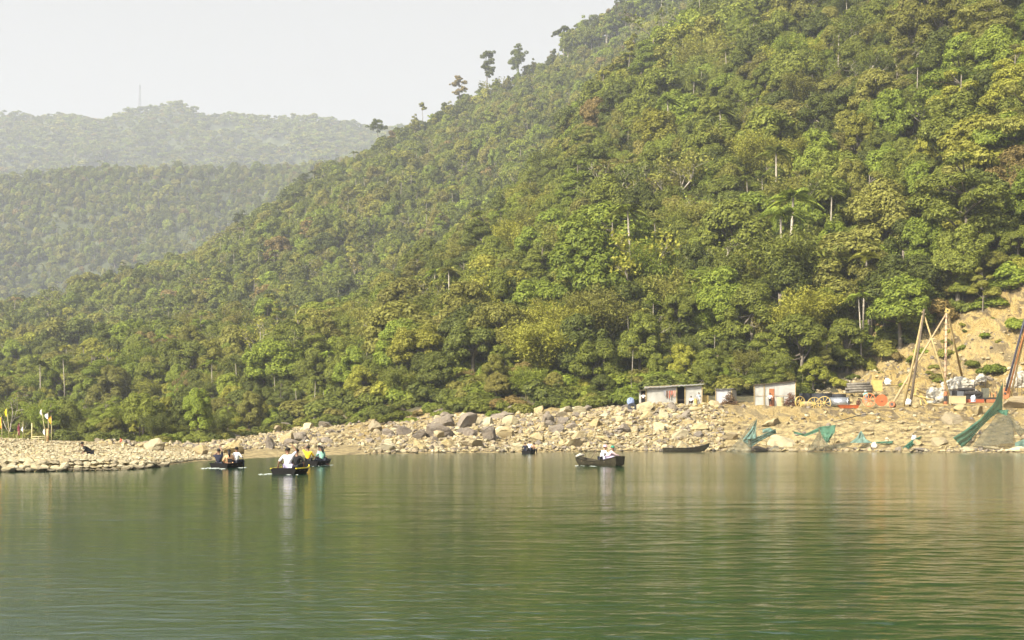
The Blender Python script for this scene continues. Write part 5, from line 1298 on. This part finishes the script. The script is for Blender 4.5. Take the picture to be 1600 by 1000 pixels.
# orange tray
e = thing('orange_tray', gp(1325.5, 186.8, .02), 'shallow orange-red metal tray on the ground below the steel pipe', 'tray', R(2))
Lx = 2.5; mb = MB(); mb.add([(-Lx/2-.15, -.4, .42), (Lx/2+.1, -.4, .42), (Lx/2+.1, .4, .42), (-Lx/2-.15, .4, .42), (-Lx/2+.2, -.3, 0), (Lx/2-.1, -.3, 0), (Lx/2-.1, .3, 0), (-Lx/2+.2, .3, 0), (-Lx/2-.1, -.36, .42), (Lx/2+.05, -.36, .42), (Lx/2+.05, .36, .42), (-Lx/2-.1, .36, .42), (-Lx/2+.22, -.27, .04), (Lx/2-.12, -.27, .04), (Lx/2-.12, .27, .04), (-Lx/2+.22, .27, .04)],
    [(0,4,5,1),(1,5,6,2),(2,6,7,3),(3,7,4,0),(4,7,6,5),(8,9,13,12),(9,10,14,13),(10,11,15,14),(11,8,12,15),(12,13,14,15),(0,1,9,8),(1,2,10,9),(2,3,11,10),(3,0,8,11)]); mb.build('pan', ORANGE, e)
MB().tube([(-Lx/2-.15, -.41, .42), (Lx/2+.1, -.41, .42)], .035, 6).build('rim', ORANGE, e)
# log and beam stack
def logs(name, px, py, d_, n_, Ln, r_, mat, label, cat, rz, rows=3, tilt=0):
    e = thing(name, P(px, py, d_), label, cat, rz); k = 0
    for rw in range(rows):
        for j in range(max(1, n_ - rw)):
            z_ = r_ + rw * r_ * 1.75; y_ = (j - (n_ - rw) / 2) * r_ * 2.05; jx = rr.uniform(-.25, .25); l_ = Ln * rr.uniform(.85, 1.05)
            MB().tube([(-l_/2 + jx, y_, z_ - tilt), (jx, y_ + rr.uniform(-.03, .03), z_ + .03), (l_/2 + jx, y_, z_ + tilt)], [r_, r_ * .95, r_ * .9], 8).build('log', mat, e, True)
    return e
e = logs('log_stack', 1342, 612.5, 200, 4, 3.6, .2, simple('grey_log_bark', (.17, .15, .12), .9, .5, 2.2), 'stack of dark grey logs behind the crouching figure', 'log stack', R(-6), 4, .06)
e.location.z = P(0, 614, 200).z
mb = MB(); rs = np.random.RandomState(9)
# sand wall that carries the logs, crate and barrel
n_ = 60; vs = []; fs = []
for i in range(n_ + 1):
    u_ = 1318 + (1455 - 1318) * i / n_
    for j in range(9):
        t = j / 8; h_ = (1.55 + .25 * float(fbm(u_ / 9., j * .7, 1.0, 3))) * min(1, (i + .2) / 5, (n_ - i + .2) / 9) * math.sin(math.pi * min(1, t * 1.15 + .05) * .5 if t < .6 else math.pi * (.5 + (t - .6) * .6))
        dd_ = 196.5 + 6.5 * t; vs.append(((u_ - 800) / F * dd_, dd_, ground(u_, dd_) - .15 + h_))
for i in range(n_):
    for j in range(8): a_ = i*9 + j; fs.append((a_, a_ + 9, a_ + 10, a_ + 1))
o = MB().add(vs, fs).build('sand_heap', GROUND, None, True); tag(o, 'low wall of heaped yellow sand behind the orange wheel', 'sand heap')
crate(1370, 611, 199.6, 1.5, 1.55, .5, YELLOW, 'upright tan board box with a dark hole behind the orange wheel', 'box', R(-8), 'board_box').location.z = P(0, 611, 199.6).z
def blob(name, px, py, d_, w_, h_, mat, label, cat, seed=1, dp=None, z=None):
    rs_ = np.random.RandomState(seed); b = bmesh.new(); bmesh.ops.create_icosphere(b, subdivisions=4, radius=.5); co = np.array([v.co[:] for v in b.verts])
    f_ = 1 + .35 * fbm(co[:, 0]*3 + seed, co[:, 1]*3, co[:, 2]*3, 4) + .10 * fbm(co[:, 0]*11, co[:, 1]*11, co[:, 2]*11 + seed, 3)
    co = co * f_[:, None] * np.array([w_, dp or w_ * .6, h_ * 1.15]); co[:, 2] = np.maximum(co[:, 2], -h_ * .35) + h_ * .35
    for v, c_ in zip(b.verts, co): v.co = c_
    me = bpy.data.meshes.new(name); b.to_mesh(me); b.free(); me.materials.append(mat); o = link(name, me)
    o.location = P(px, py, d_) if z is None else Vector(((px - 800) / F * d_, d_, z)); return tag(o, label, cat)
blob('white_sack', 1387.5, 601, 200, .9, .95, WHITE, 'white sack on top of the sand wall behind the black barrel', 'sack', 3)
MB().tube([(0, 0, 0), (2.9, .2, .02)], .05, 6).build('x', WOODDARK).name = 'timber_pole'; o = bpy.data.objects['timber_pole']; o.location = P(1376, 602.5, 200.5); tag(o, 'thin dark pole lying across the sand wall beside the white sack', 'pole')
blob('blue_bundle', 985.5, 634, 191.5, .85, 1.25, BLUE, 'blue and white plastic bundle left of the long shack', 'bundle', 5)
# dark coil
e = thing('black_hose_coil', gp(988, 189.2, .55), 'coil of black hose on the rocks left of the long shack', 'hose coil'); e.rotation_euler = (R(68), 0, R(12))
for k in range(4): MB().lathe([(.62 - k*.11 + .055*math.cos(a), .055*math.sin(a) + k*.04) for a in np.linspace(0, 2*math.pi, 9)[:-1]], 28, None, True).build('hose_turn', BLACKP, e, True)
# brush heap + planks
def twigs(name, px, d_, n_, w_, h_, mat, label, cat, seed):
    rs_ = np.random.RandomState(seed); mb = MB()
    for k in range(n_):
        x_ = rs_.normal() * w_ * .28; t = max(0, 1 - abs(x_) / (w_ * .6)); z_ = rs_.uniform(0, h_ * t + .1); y_ = rs_.normal() * .4; v = rs_.normal(size=3); v[2] *= .6; v /= np.linalg.norm(v); l_ = rs_.uniform(.4, 1.1)
        p = Vector((x_, y_, z_)); mb.tube([p - Vector(v) * l_/2, p + Vector(rs_.normal(size=3) * .05), p + Vector(v) * l_/2], [.03, .045, .02], 5)
    o = mb.build(name, mat); o.location = gp(px, d_); return tag(o, label, cat)
twigs('brush_heap', 1140, 193.5, 170, 1.9, 1.7, BRUSH, 'heap of dry brown brush in front of the smallest shack', 'brush heap', 3)
twigs('scrap_heap', 1235, 191.2, 130, 1.7, 1.8, simple('rusty_scrap', (.16, .08, .05), .85, .5, 3), 'tangled heap of rusty scrap at the right corner of the tall shack', 'scrap heap', 4)
for k, (px, d_, l_, rz, lab) in enumerate(((1148, 191.0, 2.4, .05, 'pale plank on the ground right of the brush heap, upper of two'), (1136, 188.5, 2.6, -.1, 'grey plank on the ground below the brush heap, lower of two'), (1461, 189.0, 3.4, .03, 'tan log lying on the bank edge between the derricks'))):
    mb = MB(); mb.box((0, 0, .07), (l_, .24, .06), (0, .02, 0)) if k < 2 else mb.tube([(-l_/2, 0, .15), (0, .03, .17), (l_/2, 0, .13)], [.14, .13, .11], 8)
    o = mb.build('plank' if k < 2 else 'fallen_log', WOODPALE); o.location = gp(px, d_); o.rotation_euler = (0, 0, rz); tag(o, lab, 'plank' if k < 2 else 'log')

# ------------------------------------------------------------------ derricks
def pole(parent, name, a, b, r0, r1, mat):
    a, b = Vector(a) - parent.location, Vector(b) - parent.location; m_ = a.lerp(b, .5) + Vector((rr.uniform(-.04, .04), 0, rr.uniform(-.03, .03)))
    return MB().tube([a, m_, b], [r0, (r0 + r1) / 2, r1], 8).build(name, mat, parent, True)
topA = P(1443.2, 489, 190.5); e = thing('timber_derrick', gp(1440, 190), 'left timber derrick, three long poles meeting at a dark top', 'derrick')
pole(e, 'leg', gp(1421.5, 188.4, -.2), topA + Vector((.08, 0, .5)), .19, .13, WOODDARK); pole(e, 'leg', gp(1411, 190.6, -.2), topA + Vector((-.1, .1, -.3)), .19, .12, WOODPALE); pole(e, 'leg', gp(1489, 189.6, -.2), topA + Vector((.15, .05, -.5)), .15, .10, WOODPALE)
MB().tube([topA - e.location + Vector((-.25, 0, .15)), topA - e.location + Vector((.25, 0, -.2))], .12, 6).build('lashing', ROPE, e)
topB = P(1480, 492, 194.5); e = thing('timber_derrick', gp(1475, 194), 'right timber derrick with a rung ladder pole and a yellow square head', 'derrick')
pole(e, 'leg', P(1506.5, 603, 203.5), topB + Vector((.12, .1, .1)), .17, .13, WOODPALE); pole(e, 'leg', gp(1390, 189.4, -.1), topB + Vector((-.2, -.1, .1)), .17, .11, WOOD)
pole(e, 'mast', gp(1475.5, 193, -.2), topB + Vector((-.15, -.1, .2)), .20, .15, simple('pink_brown_timber', (.46, .31, .20), .8, .3, 2))
a_, b_ = gp(1475.5, 193) - e.location, topB - e.location + Vector((-.15, -.1, .2))
for k in range(15):
    p = a_.lerp(b_, (k + .6) / 15.4); MB().tube([p + Vector((-.42, -.16, 0)), p + Vector((.30, -.16, .02))], .035, 5).build('rung', WOODDARK, e)
q = topB - e.location + Vector((0, -.1, .55)); MB().box(q, (.62, .14, .62), (0, R(18), 0)).build('head_plate', YELLOW, e); MB().lathe([(.001, 0), (.11, 0), (.11, .05), (.001, .05)], 12, Matrix.Translation(q + Vector((0, -.06, 0))) @ Matrix.Rotation(R(90), 4, 'X')).build('pulley', BLACKP, e)
e = thing('leaning_mast', gp(1573, 187.5), 'three long poles, black orange and pale, leaning out of the picture at the right edge', 'mast')
pole(e, 'black_pipe', P(1571.5, 611, 187.4), P(1617, 440, 186.4), .15, .14, simple('blue_black_pipe', (.05, .05, .075), .4, .3, 2)); pole(e, 'orange_beam', P(1574.6, 615, 187.6), P(1621, 440, 186.6), .14, .13, simple('orange_timber', (.50, .21, .07), .75, .3, 2)); pole(e, 'pale_pole', P(1579, 619, 187.8), P(1617, 452, 186.9), .13, .11, WOODPALE)
# broken timber frame by the left derrick
e = thing('broken_trestle', gp(1437, 188.3), 'broken yellow timber frame with a dark gap at the foot of the left derrick', 'trestle')
for a, b in (((1432, 606), (1449, 632)), ((1432, 606), (1429, 618)), ((1429, 618), (1447, 622)), ((1438, 625), (1440, 633)), ((1446, 615), (1432, 609)), ((1441, 622), (1459, 625))):
    p, q = P(*a, 188.6) - e.location, P(*b, 188.0) - e.location; MB().tube([p, q], .11, 4).build('beam', YELLOW if a[0] < 1440 else WOODPALE, e)
blob('white_sack', 1419.5, 632, 188.2, .75, .8, WHITE, 'white and mint sack at the foot of the left derrick, left of the dark pole', 'sack', 8)
e = thing('rusty_drum', gp(1394.5, 189.5, .42), 'rusty round-ended drum lying right of the orange disk reel', 'drum'); e.rotation_euler = (R(80), 0, R(-25))
MB().lathe([(.001, -.45), (.40, -.45), (.42, -.4), (.42, .4), (.40, .45), (.001, .45)], 20).build('shell', RUST, e); MB().lathe([(.001, .46), (.2, .46), (.2, .5), (.001, .5)], 14).build('end_cap', MACH, e)
# engine rig
e = thing('engine_rig', gp(1528, 190.5), 'long dark oily engine on a rusty red skid behind the large green net', 'engine', R(-2))
MB().box((0, 0, .62), (5.0, .9, .25)).build('frame', MACH, e); MB().box((-.8, -.2, .28), (2.9, .8, .45)).build('skid', simple('rusty_red_skid', (.33, .08, .03), .8, .3), e); MB().box((1.8, -.1, .28), (1.6, .8, .45)).build('skid', RUST, e)
MB().tube([(-2.6, 0, 1.85), (-.6, 0, 1.85), (-.6, 0, 1.7)], .22, 12).build('cylinder', MACH, e); MB().tube([(-1.9, -.3, 1.3), (.2, -.3, 1.3)], .28, 12).build('cylinder', MACH, e); MB().box((-.5, 0, 1.1), (2.6, .8, .7)).build('engine_block', MACH, e)
MB().box((.95, 0, 1.35), (.8, .9, 1.3)).build('engine_block', simple('grey_green_engine_paint', (.12, .12, .09), .6, .4), e)
for k in range(7): MB().tube([(1.3 + k*.22, -.45, .75), (1.35 + k*.22, -.1, 1.35 + .25*math.sin(k*1.7)), (1.5 + k*.22, .2, 1.0)], .06, 6).build('pipework', MACH if k % 2 else RUST, e)
MB().lathe([(.38, -.08), (.46, -.08), (.46, .08), (.38, .08)], 24, Matrix.Translation((-.15, -.5, 1.25)) @ Matrix.Rotation(R(90), 4, 'X'), True).build('flywheel', MACH, e)
MB().tube([(-2.2, .1, 2.3), (.8, .1, 2.5)], .05, 6).build('handrail', MACH, e); MB().tube([(-.4, .1, 1.5), (-.4, .1, 2.9)], .05, 6).build('exhaust', MACH, e); MB().tube([(1.0, .1, 1.9), (1.05, .1, 3.0)], .04, 6).build('exhaust', MACH, e)
blob('blue_white_sack', 1520.5, 628, 188.4, .62, .95, cloth('blue_white_cloth', (.55, .58, .70), .35), 'blue and white striped sack leaning on the engine skid', 'sack', 9)
e = thing('rusty_disk', gp(1571, 188.6, 1.3), 'large rusty round plate standing at the right end of the engine', 'disk'); e.rotation_euler = (R(90), 0, R(-35))
MB().lathe([(.001, -.05), (.72, -.05), (.75, .02), (.72, .08), (.001, .08)], 28).build('plate', RUST, e); MB().lathe([(.001, .08), (.15, .08), (.15, .2), (.001, .2)], 14).build('hub', MACH, e)
crate(1495, 631, 189.8, 2.2, 1.05, .7, CREAM, 'cream crate between the right derrick and the engine')
e = thing('water_tank', P(1496, 618.5, 192.5), 'grey and black metal tank above the cream crate', 'tank'); MB().box((0, 0, .5), (1.9, .8, 1.0)).build('body', STEEL, e); MB().box((-.55, -.42, .5), (.75, .04, .95)).build('side_panel', MACH, e); MB().box((0, 0, 1.02), (2.0, .9, .06)).build('top', BLACKP, e)
e.location.z = ground(1496, 192.5) + .9; MB().box((0, 0, -.5), (1.8, .7, 1.0)).build('stand', TARP, e)
e = thing('oil_drum', gp(1477.5, 189.6), 'stacked rusty drums at the foot of the rung ladder pole', 'drum')
for k in range(3): MB().lathe([(.001, k*.66), (.24, k*.66), (.26, k*.66 + .05), (.24, k*.66 + .3), (.26, k*.66 + .33), (.24, k*.66 + .6), (.001, k*.66 + .63)], 16).build('drum_section', RUST if k != 1 else MACH, e)
for k, (px, py, d_, w_, h_, lab) in enumerate(((1463, 630, 193.5, 2.9, 2.3, 'big white tarpaulin heap between the two derricks'), (1500, 612, 197.5, 4.6, 2.2, 'long low white heap on the slope behind the engine, darker specks on it'), (1590, 606, 193.5, 3.0, 2.4, 'white heap of rubble at the right edge behind the leaning poles'), (1533, 597, 203, 1.4, 1.2, 'small white heap above the right end of the engine'))):
    blob('tarpaulin_heap', px, py, d_, w_, h_, TARP, lab, 'tarpaulin', 20 + k, 1.8)
for k, (px, h_, lab) in enumerate(((1589.5, 2.6, 'thin dark post at the right edge, left of two'), (1596.5, 2.9, 'thin dark post at the right edge, right of two'))):
    MB().tube([(0, 0, 0), (.03, 0, h_)], .05, 6).build('dark_post', WOODDARK); o = [x_ for x_ in COL.objects if x_.name.startswith('dark_post')][-1]; o.location = gp(px, 190.5, .9); tag(o, lab, 'post', 'posts at the right edge')
blob('white_sack', 1366, 694.5, 160.2, .62, .62, WHITE, 'white sack by the water right of the third green net', 'sack', 31, z=None).location = Vector(((1366 - 800) / F * 166.5, 166.5, ground(1366, 166.5) + .05))
blob('white_sack', 1428, 690, 165, .55, .5, WHITE, 'small white bag caught on the net left of the large green net', 'sack', 32).location = Vector(((1428 - 800) / F * 167.5, 167.5, ground(1428, 167.5) + .1))

# ------------------------------------------------------------------ nets
_hc = {}
def hcache(px, py):
    k = int(round(px / 3)); 
    if k not in _hc:
        z = T.z(np.full(_dl.shape, k * 3.0), _dl); _hc[k] = (HY - (z - EYE) / _dl * F, float(T.kn(k * 3.0, 1)))
    yy, s0 = _hc[k]; ok = np.where((yy <= py) & (_dl > s0))[0]
    return float(_dl[ok[0]]) if len(ok) else 999.0
def net(label, L1, L2, mat, d0, d1, n=26, m_=12, fold=.16, seed=0, name='shade_net'):
    "sheet between two edge lines given as photo points; depth runs from d0 (first point) to d1 (last)"
    def samp(Ln, t):
        k = t * (len(Ln) - 1); i = min(int(k), len(Ln) - 2); f_ = k - i; return (Ln[i][0] + (Ln[i+1][0] - Ln[i][0]) * f_, Ln[i][1] + (Ln[i+1][1] - Ln[i][1]) * f_)
    vs = []; fs = []
    for i in range(n + 1):
        t = i / n; a, b = samp(L1, t), samp(L2, t)
        for j in range(m_ + 1):
            q = j / m_; px, py = a[0] + (b[0] - a[0]) * q, a[1] + (b[1] - a[1]) * q
            dd_ = d0 + (d1 - d0) * t + fold * math.sin(q * 17 + seed + t * 3) * (.3 + t) + .35 * float(pnoise(px / 6., py / 6., seed))
            sag = .06 * math.sin(math.pi * q) * math.sin(math.pi * t)
            dd_ = dd_ if px > 1486 else min(dd_, hcache(px, py) - .7 - .25 * math.sin(q * 17 + seed + t * 3))
            p = P(px, py, dd_); gz = ground(px, dd_) + .06; p.z = max(p.z - sag, min(gz, p.z + 1.2)) if gz > p.z else p.z - sag; vs.append(p)
    for i in range(n):
        for j in range(m_): k = i*(m_+1) + j; fs.append((k, k+1, k+m_+2, k+m_+1))
    o = MB().add(vs, fs).build(name, mat, None, True); md = o.modifiers.new('thick', 'SOLIDIFY'); md.thickness = .015
    return tag(o, label, 'net', 'shade nets on the bank')
net('peaked green net rising to the tall point at the right, largest of all the nets', [(1567, 597), (1553, 630), (1531, 655), (1508, 672), (1489, 684)], [(1566, 642), (1551, 650), (1532, 668), (1516, 688), (1504, 700)], NETG, 174.5, 159.5, fold=.3)
net('thin grey net draped over rocks below the tall green peak', [(1560, 644), (1545, 665), (1531, 681), (1518, 699)], [(1576, 645), (1582, 660), (1584, 675), (1583, 692)], NETY, 172.5, 158.6, fold=.3, seed=2)
net('teal knot of netting hanging at the middle of the large peaked net', [(1558, 641), (1563, 646)], [(1576, 640), (1574, 650)], NETG, 172, 171.4, 6, 8, .1, 3)
net('pale folded net swinging down to the right edge of the picture', [(1572, 642), (1586, 656), (1602, 674)], [(1572, 650), (1582, 668), (1592, 680)], NETY, 172, 163, seed=4)
net('scrap of green net at the right edge by the water', [(1586, 692), (1604, 684)], [(1586, 699), (1604, 698)], NETT, 158.5, 158.5, 8, 6, .2, 5)
net('teal triangular net, tallest part of the first net above the waterline', [(1182.5, 654), (1174, 670), (1160, 687)], [(1182.5, 660), (1181, 672), (1182, 685)], NETT, 169.5, 167, seed=6)
net('dark grey net hanging left of the teal triangular net', [(1173, 662), (1160, 680), (1148, 694), (1133, 706)], [(1181, 656), (1172, 680), (1174, 694), (1174, 706)], NETY, 169.2, 165.6, seed=7)
net('grey-teal net trailing along the water from the first net', [(1160, 688), (1180, 684), (1212, 670)], [(1172, 700), (1186, 690), (1213, 676)], NETT, 167, 168.4, seed=8)
net('green net of two peaks, left peak, below the yellow wheels', [(1279, 666), (1279, 676), (1264, 700)], [(1281, 668), (1285, 684), (1297, 697)], NETY, 169, 165.8, seed=9)
net('dark green swag hung between two peaks below the yellow wheels', [(1279, 667), (1285, 683), (1290, 690)], [(1306, 664), (1304, 676), (1292, 694)], NETG, 168.6, 167, seed=10)
net('thin green strand of net running left from the twin-peaked net', [(1240, 674), (1258, 678), (1279, 668)], [(1240, 677), (1258, 682), (1280, 674)], NETG, 168.5, 168.5, 18, 4, .08, 11)
net('grey net trailing along the waterline right of the twin-peaked net', [(1262, 700), (1290, 697), (1330, 691)], [(1262, 705), (1292, 704), (1332, 695)], NETY, 166.6, 167, 18, 6, .15, 12)
net('small green tent-shaped net under a thin pole, third net along the bank', [(1345, 673), (1338, 684), (1328, 692)], [(1346, 673), (1353, 686), (1364, 692)], NETT, 168.2, 166.6, seed=13)
net('flat green strip of net right of the white sack', [(1369, 690), (1396, 689)], [(1369, 693), (1394, 692.5)], NETG, 167.5, 167.5, 12, 4, .1, 14)
net('ragged dark green net around the small white bag', [(1440, 681), (1424, 688), (1410, 700)], [(1436, 686), (1426, 695), (1416, 705)], NETG, 169, 165.5, seed=15)
net('teal flap of net left of the second peak above pale boulders', [(1191, 671), (1203, 668), (1212, 675)], [(1192, 677), (1203, 674), (1212, 678)], NETT, 168.6, 168.4, 10, 5, .1, 16)
for px, yt, yb, d_, lab in ((1568, 592, 645, 174.8, 'thin pole holding up the tallest green net'), (1183, 651, 690, 169.8, 'thin pole holding the teal triangular net'), (1346.5, 662, 680, 168.4, 'thin pole above the small tent-shaped net'), (1280, 662, 690, 169.2, 'thin pole at the left peak of the twin-peaked net'), (1305, 661, 686, 168.9, 'thin pole at the right peak of the twin-peaked net')):
    p, q = P(px, yt, d_), P(px - 1, yb, d_); q.z = min(q.z, ground(px, d_)); o = MB().tube([(0, 0, 0), p - q], .035, 6).build('net_pole', WOOD); o.location = q; tag(o, lab, 'pole', 'net poles')
# long pole across the bank
mb = MB(); mb.tube([(0, 0, 0), (1.6, .3, .35), (3.2, .8, .8), (4.6, 1.2, 1.0)], [.05, .06, .06, .05], 6); o = mb.build('hose', MACH, None, True); o.location = gp(1302, 178, .15); tag(o, 'dark hose running down the earth bank below the orange tray', 'hose')

# ------------------------------------------------------------------ flags on the pebble bar
def flag_cloth(mb, x, z, w_, h_, ph):
    vs = []; fs = []
    for i in range(9):
        t = i / 8; wd = w_ * (math.sin(math.pi * min(1, t * .9 + .12)))
        for j in range(4): q = j / 3; y_ = .05 * math.sin(q * 5 + t * 6 + ph); vs += [(x + q * wd, y_, z - t * h_), (x + q * wd, y_ + .012, z - t * h_)]
    for i in range(8):
        for j in range(3): a = (i*4 + j)*2; b = ((i+1)*4 + j)*2; fs += [(a, b, b+2, a+2), (a+1, a+3, b+3, b+1)]
    mb.add(vs, fs)
fm = {'yellow': cloth('yellow_flag_cloth', (.80, .62, .02)), 'orange': cloth('orange_flag_cloth', (.82, .36, .02)), 'white': cloth('white_flag_cloth', (.75, .75, .78)), 'red': cloth('dark_red_flag_cloth', (.16, .03, .05)), 'scarlet': cloth('red_flag_cloth', (.6, .06, .04)), 'cream': cloth('pale_yellow_flag_cloth', (.72, .70, .42))}
BAM = simple('bamboo_pole', (.50, .44, .24), .7, .25, 3)
for ub, ut, yt, y0, y1, wpx, cn, side, lab, dd_ in (
  (3, 2, 650, 652, 671, 4.5, 'orange', -1, 'orange-yellow flag cut by the left edge of the picture', 130), (14.5, 10.5, 638, 639, 652, 3, 'yellow', -1, 'bright yellow flag on a tall thin pole at the far left of the bar', 131),
  (25, 31, 660, 661, 684, 4, 'red', -1, 'dark red drooping banner on a leaning pole', 132), (35.5, 36, 658, 667, 676, 3, 'white', -1, 'small white flag low on a pole between the dark red banner and the bamboo rails', 133),
  (72, 65, 639, 640, 650, 2.6, 'white', -1, 'narrow white flag on the leaning pole above the bamboo rails', 130), (75.2, 75, 644, 646, 655, 5, 'white', -1, 'wider white flag right of the narrow white flag', 131),
  (80.5, 80, 649, 651, 663, 4, 'orange', -1, 'orange flag at the right end of the flag group', 130), (70, 70.5, 668, 670, 681, 3.4, 'white', -1, 'white cloth hanging low beside the thick bamboo post', 132),
  (187.5, 187.5, 684, 685, 692, 3, 'scarlet', 1, 'small red flag standing alone far beyond the pebble bar', 140), (193.5, 193, 690, 691.5, 699, 3.6, 'cream', -1, 'small pale yellow flag beside the lone red flag', 140)):
    b = gp(ub, dd_, -.1); e = thing('flag', b, lab, 'flag', 0, 'flags on the pebble bar'); top = P(ut, yt, dd_) - b
    MB().tube([(0, 0, 0), top * .5 + Vector((.03, 0, 0)), top], [.035, .03, .018], 6).build('pole', BAM, e, True); sc_ = SC(dd_); mb = MB(); flag_cloth(mb, 0, 0, side * wpx / sc_, (y1 - y0) / sc_, ub)
    o = mb.build('cloth', fm[cn], e, True); o.location = P(ut, y0, dd_) - b + Vector((.0, -.03, 0))
e = thing('bamboo_rail_fence', gp(62, 128.5, -.1), 'short bamboo rail fence among the flags on the pebble bar', 'fence')
for px, yt, r_ in ((49.7, 661, .05), (60, 681.5, .05), (74.3, 670, .11)): b = gp(px, 128.5, -.1) - e.location; t_ = P(px + .2, yt, 128.5) - e.location; MB().tube([b, t_], r_, 8).build('post', BAM if r_ < .1 else simple('orange_brown_post', (.5, .32, .15)), e, True)
for y_ in (682.3, 685.2): MB().tube([P(49.5, y_, 128.4) - e.location, P(74.5, y_ - .2, 128.4) - e.location], .035, 6).build('rail', BAM, e, True)

# ------------------------------------------------------------------ mast on the far ridge
d_ = 2990.0; b = P(218.5, 166, d_); e = thing('lattice_mast', b, 'pale lattice communications mast on the far ridge', 'mast'); Hm = 33 / SC(d_); PM = simple('pale_mast_paint', (.16, .16, .17), .6, .1)
for sx in (-1, 1):
    for sy in (-1, 1): MB().tube([(sx*2.3, sy*2.3, -6), (sx*.9, sy*.9, Hm)], .16, 5).build('leg', PM, e)
mb = MB(); n_ = 10
for k in range(n_):
    z0, z1 = Hm * k / n_, Hm * (k + 1) / n_; w0, w1 = 2.3 - 1.4 * k / n_, 2.3 - 1.4 * (k + 1) / n_
    for (a0, a1) in (((-1, -1), (1, -1)), ((1, -1), (1, 1)), ((1, 1), (-1, 1)), ((-1, 1), (-1, -1))):
        mb.tube([(a0[0]*w0, a0[1]*w0, z0), (a1[0]*w1, a1[1]*w1, z1)], .10, 4); mb.tube([(a1[0]*w0, a1[1]*w0, z0), (a0[0]*w1, a0[1]*w1, z1)], .10, 4); mb.tube([(a0[0]*w1, a0[1]*w1, z1), (a1[0]*w1, a1[1]*w1, z1)], .10, 4)
mb.build('bracing', PM, e); MB().tube([(0, 0, Hm), (0, 0, Hm + 4)], .2, 5).build('antenna', PM, e)
for z_ in (Hm - 2, Hm - 6): MB().lathe([(.001, -.8), (1.0, -.8), (1.0, .8), (.001, .8)], 10, Matrix.Translation((1.6, -1.2, z_))).build('dish', PM, e)
# ------------------------------------------------------------------ haze
m = bpy.data.materials.new('haze'); m.use_nodes = True; nt = m.node_tree; nt.nodes.clear()
out = nt.nodes.new('ShaderNodeOutputMaterial'); pv = nt.nodes.new('ShaderNodeVolumePrincipled')
pv.inputs['Color'].default_value = (.77, .82, .94, 1); pv.inputs['Density'].default_value = .00018; pv.inputs['Anisotropy'].default_value = .15
nt.links.new(pv.outputs[0], out.inputs['Volume'])
hz = MB(); hz.box((0, 1600, 410), (7000, 4200, 826)); o = hz.build('haze', m); tag(o, 'thin pale haze hanging in the valley', 'haze', kind='stuff')
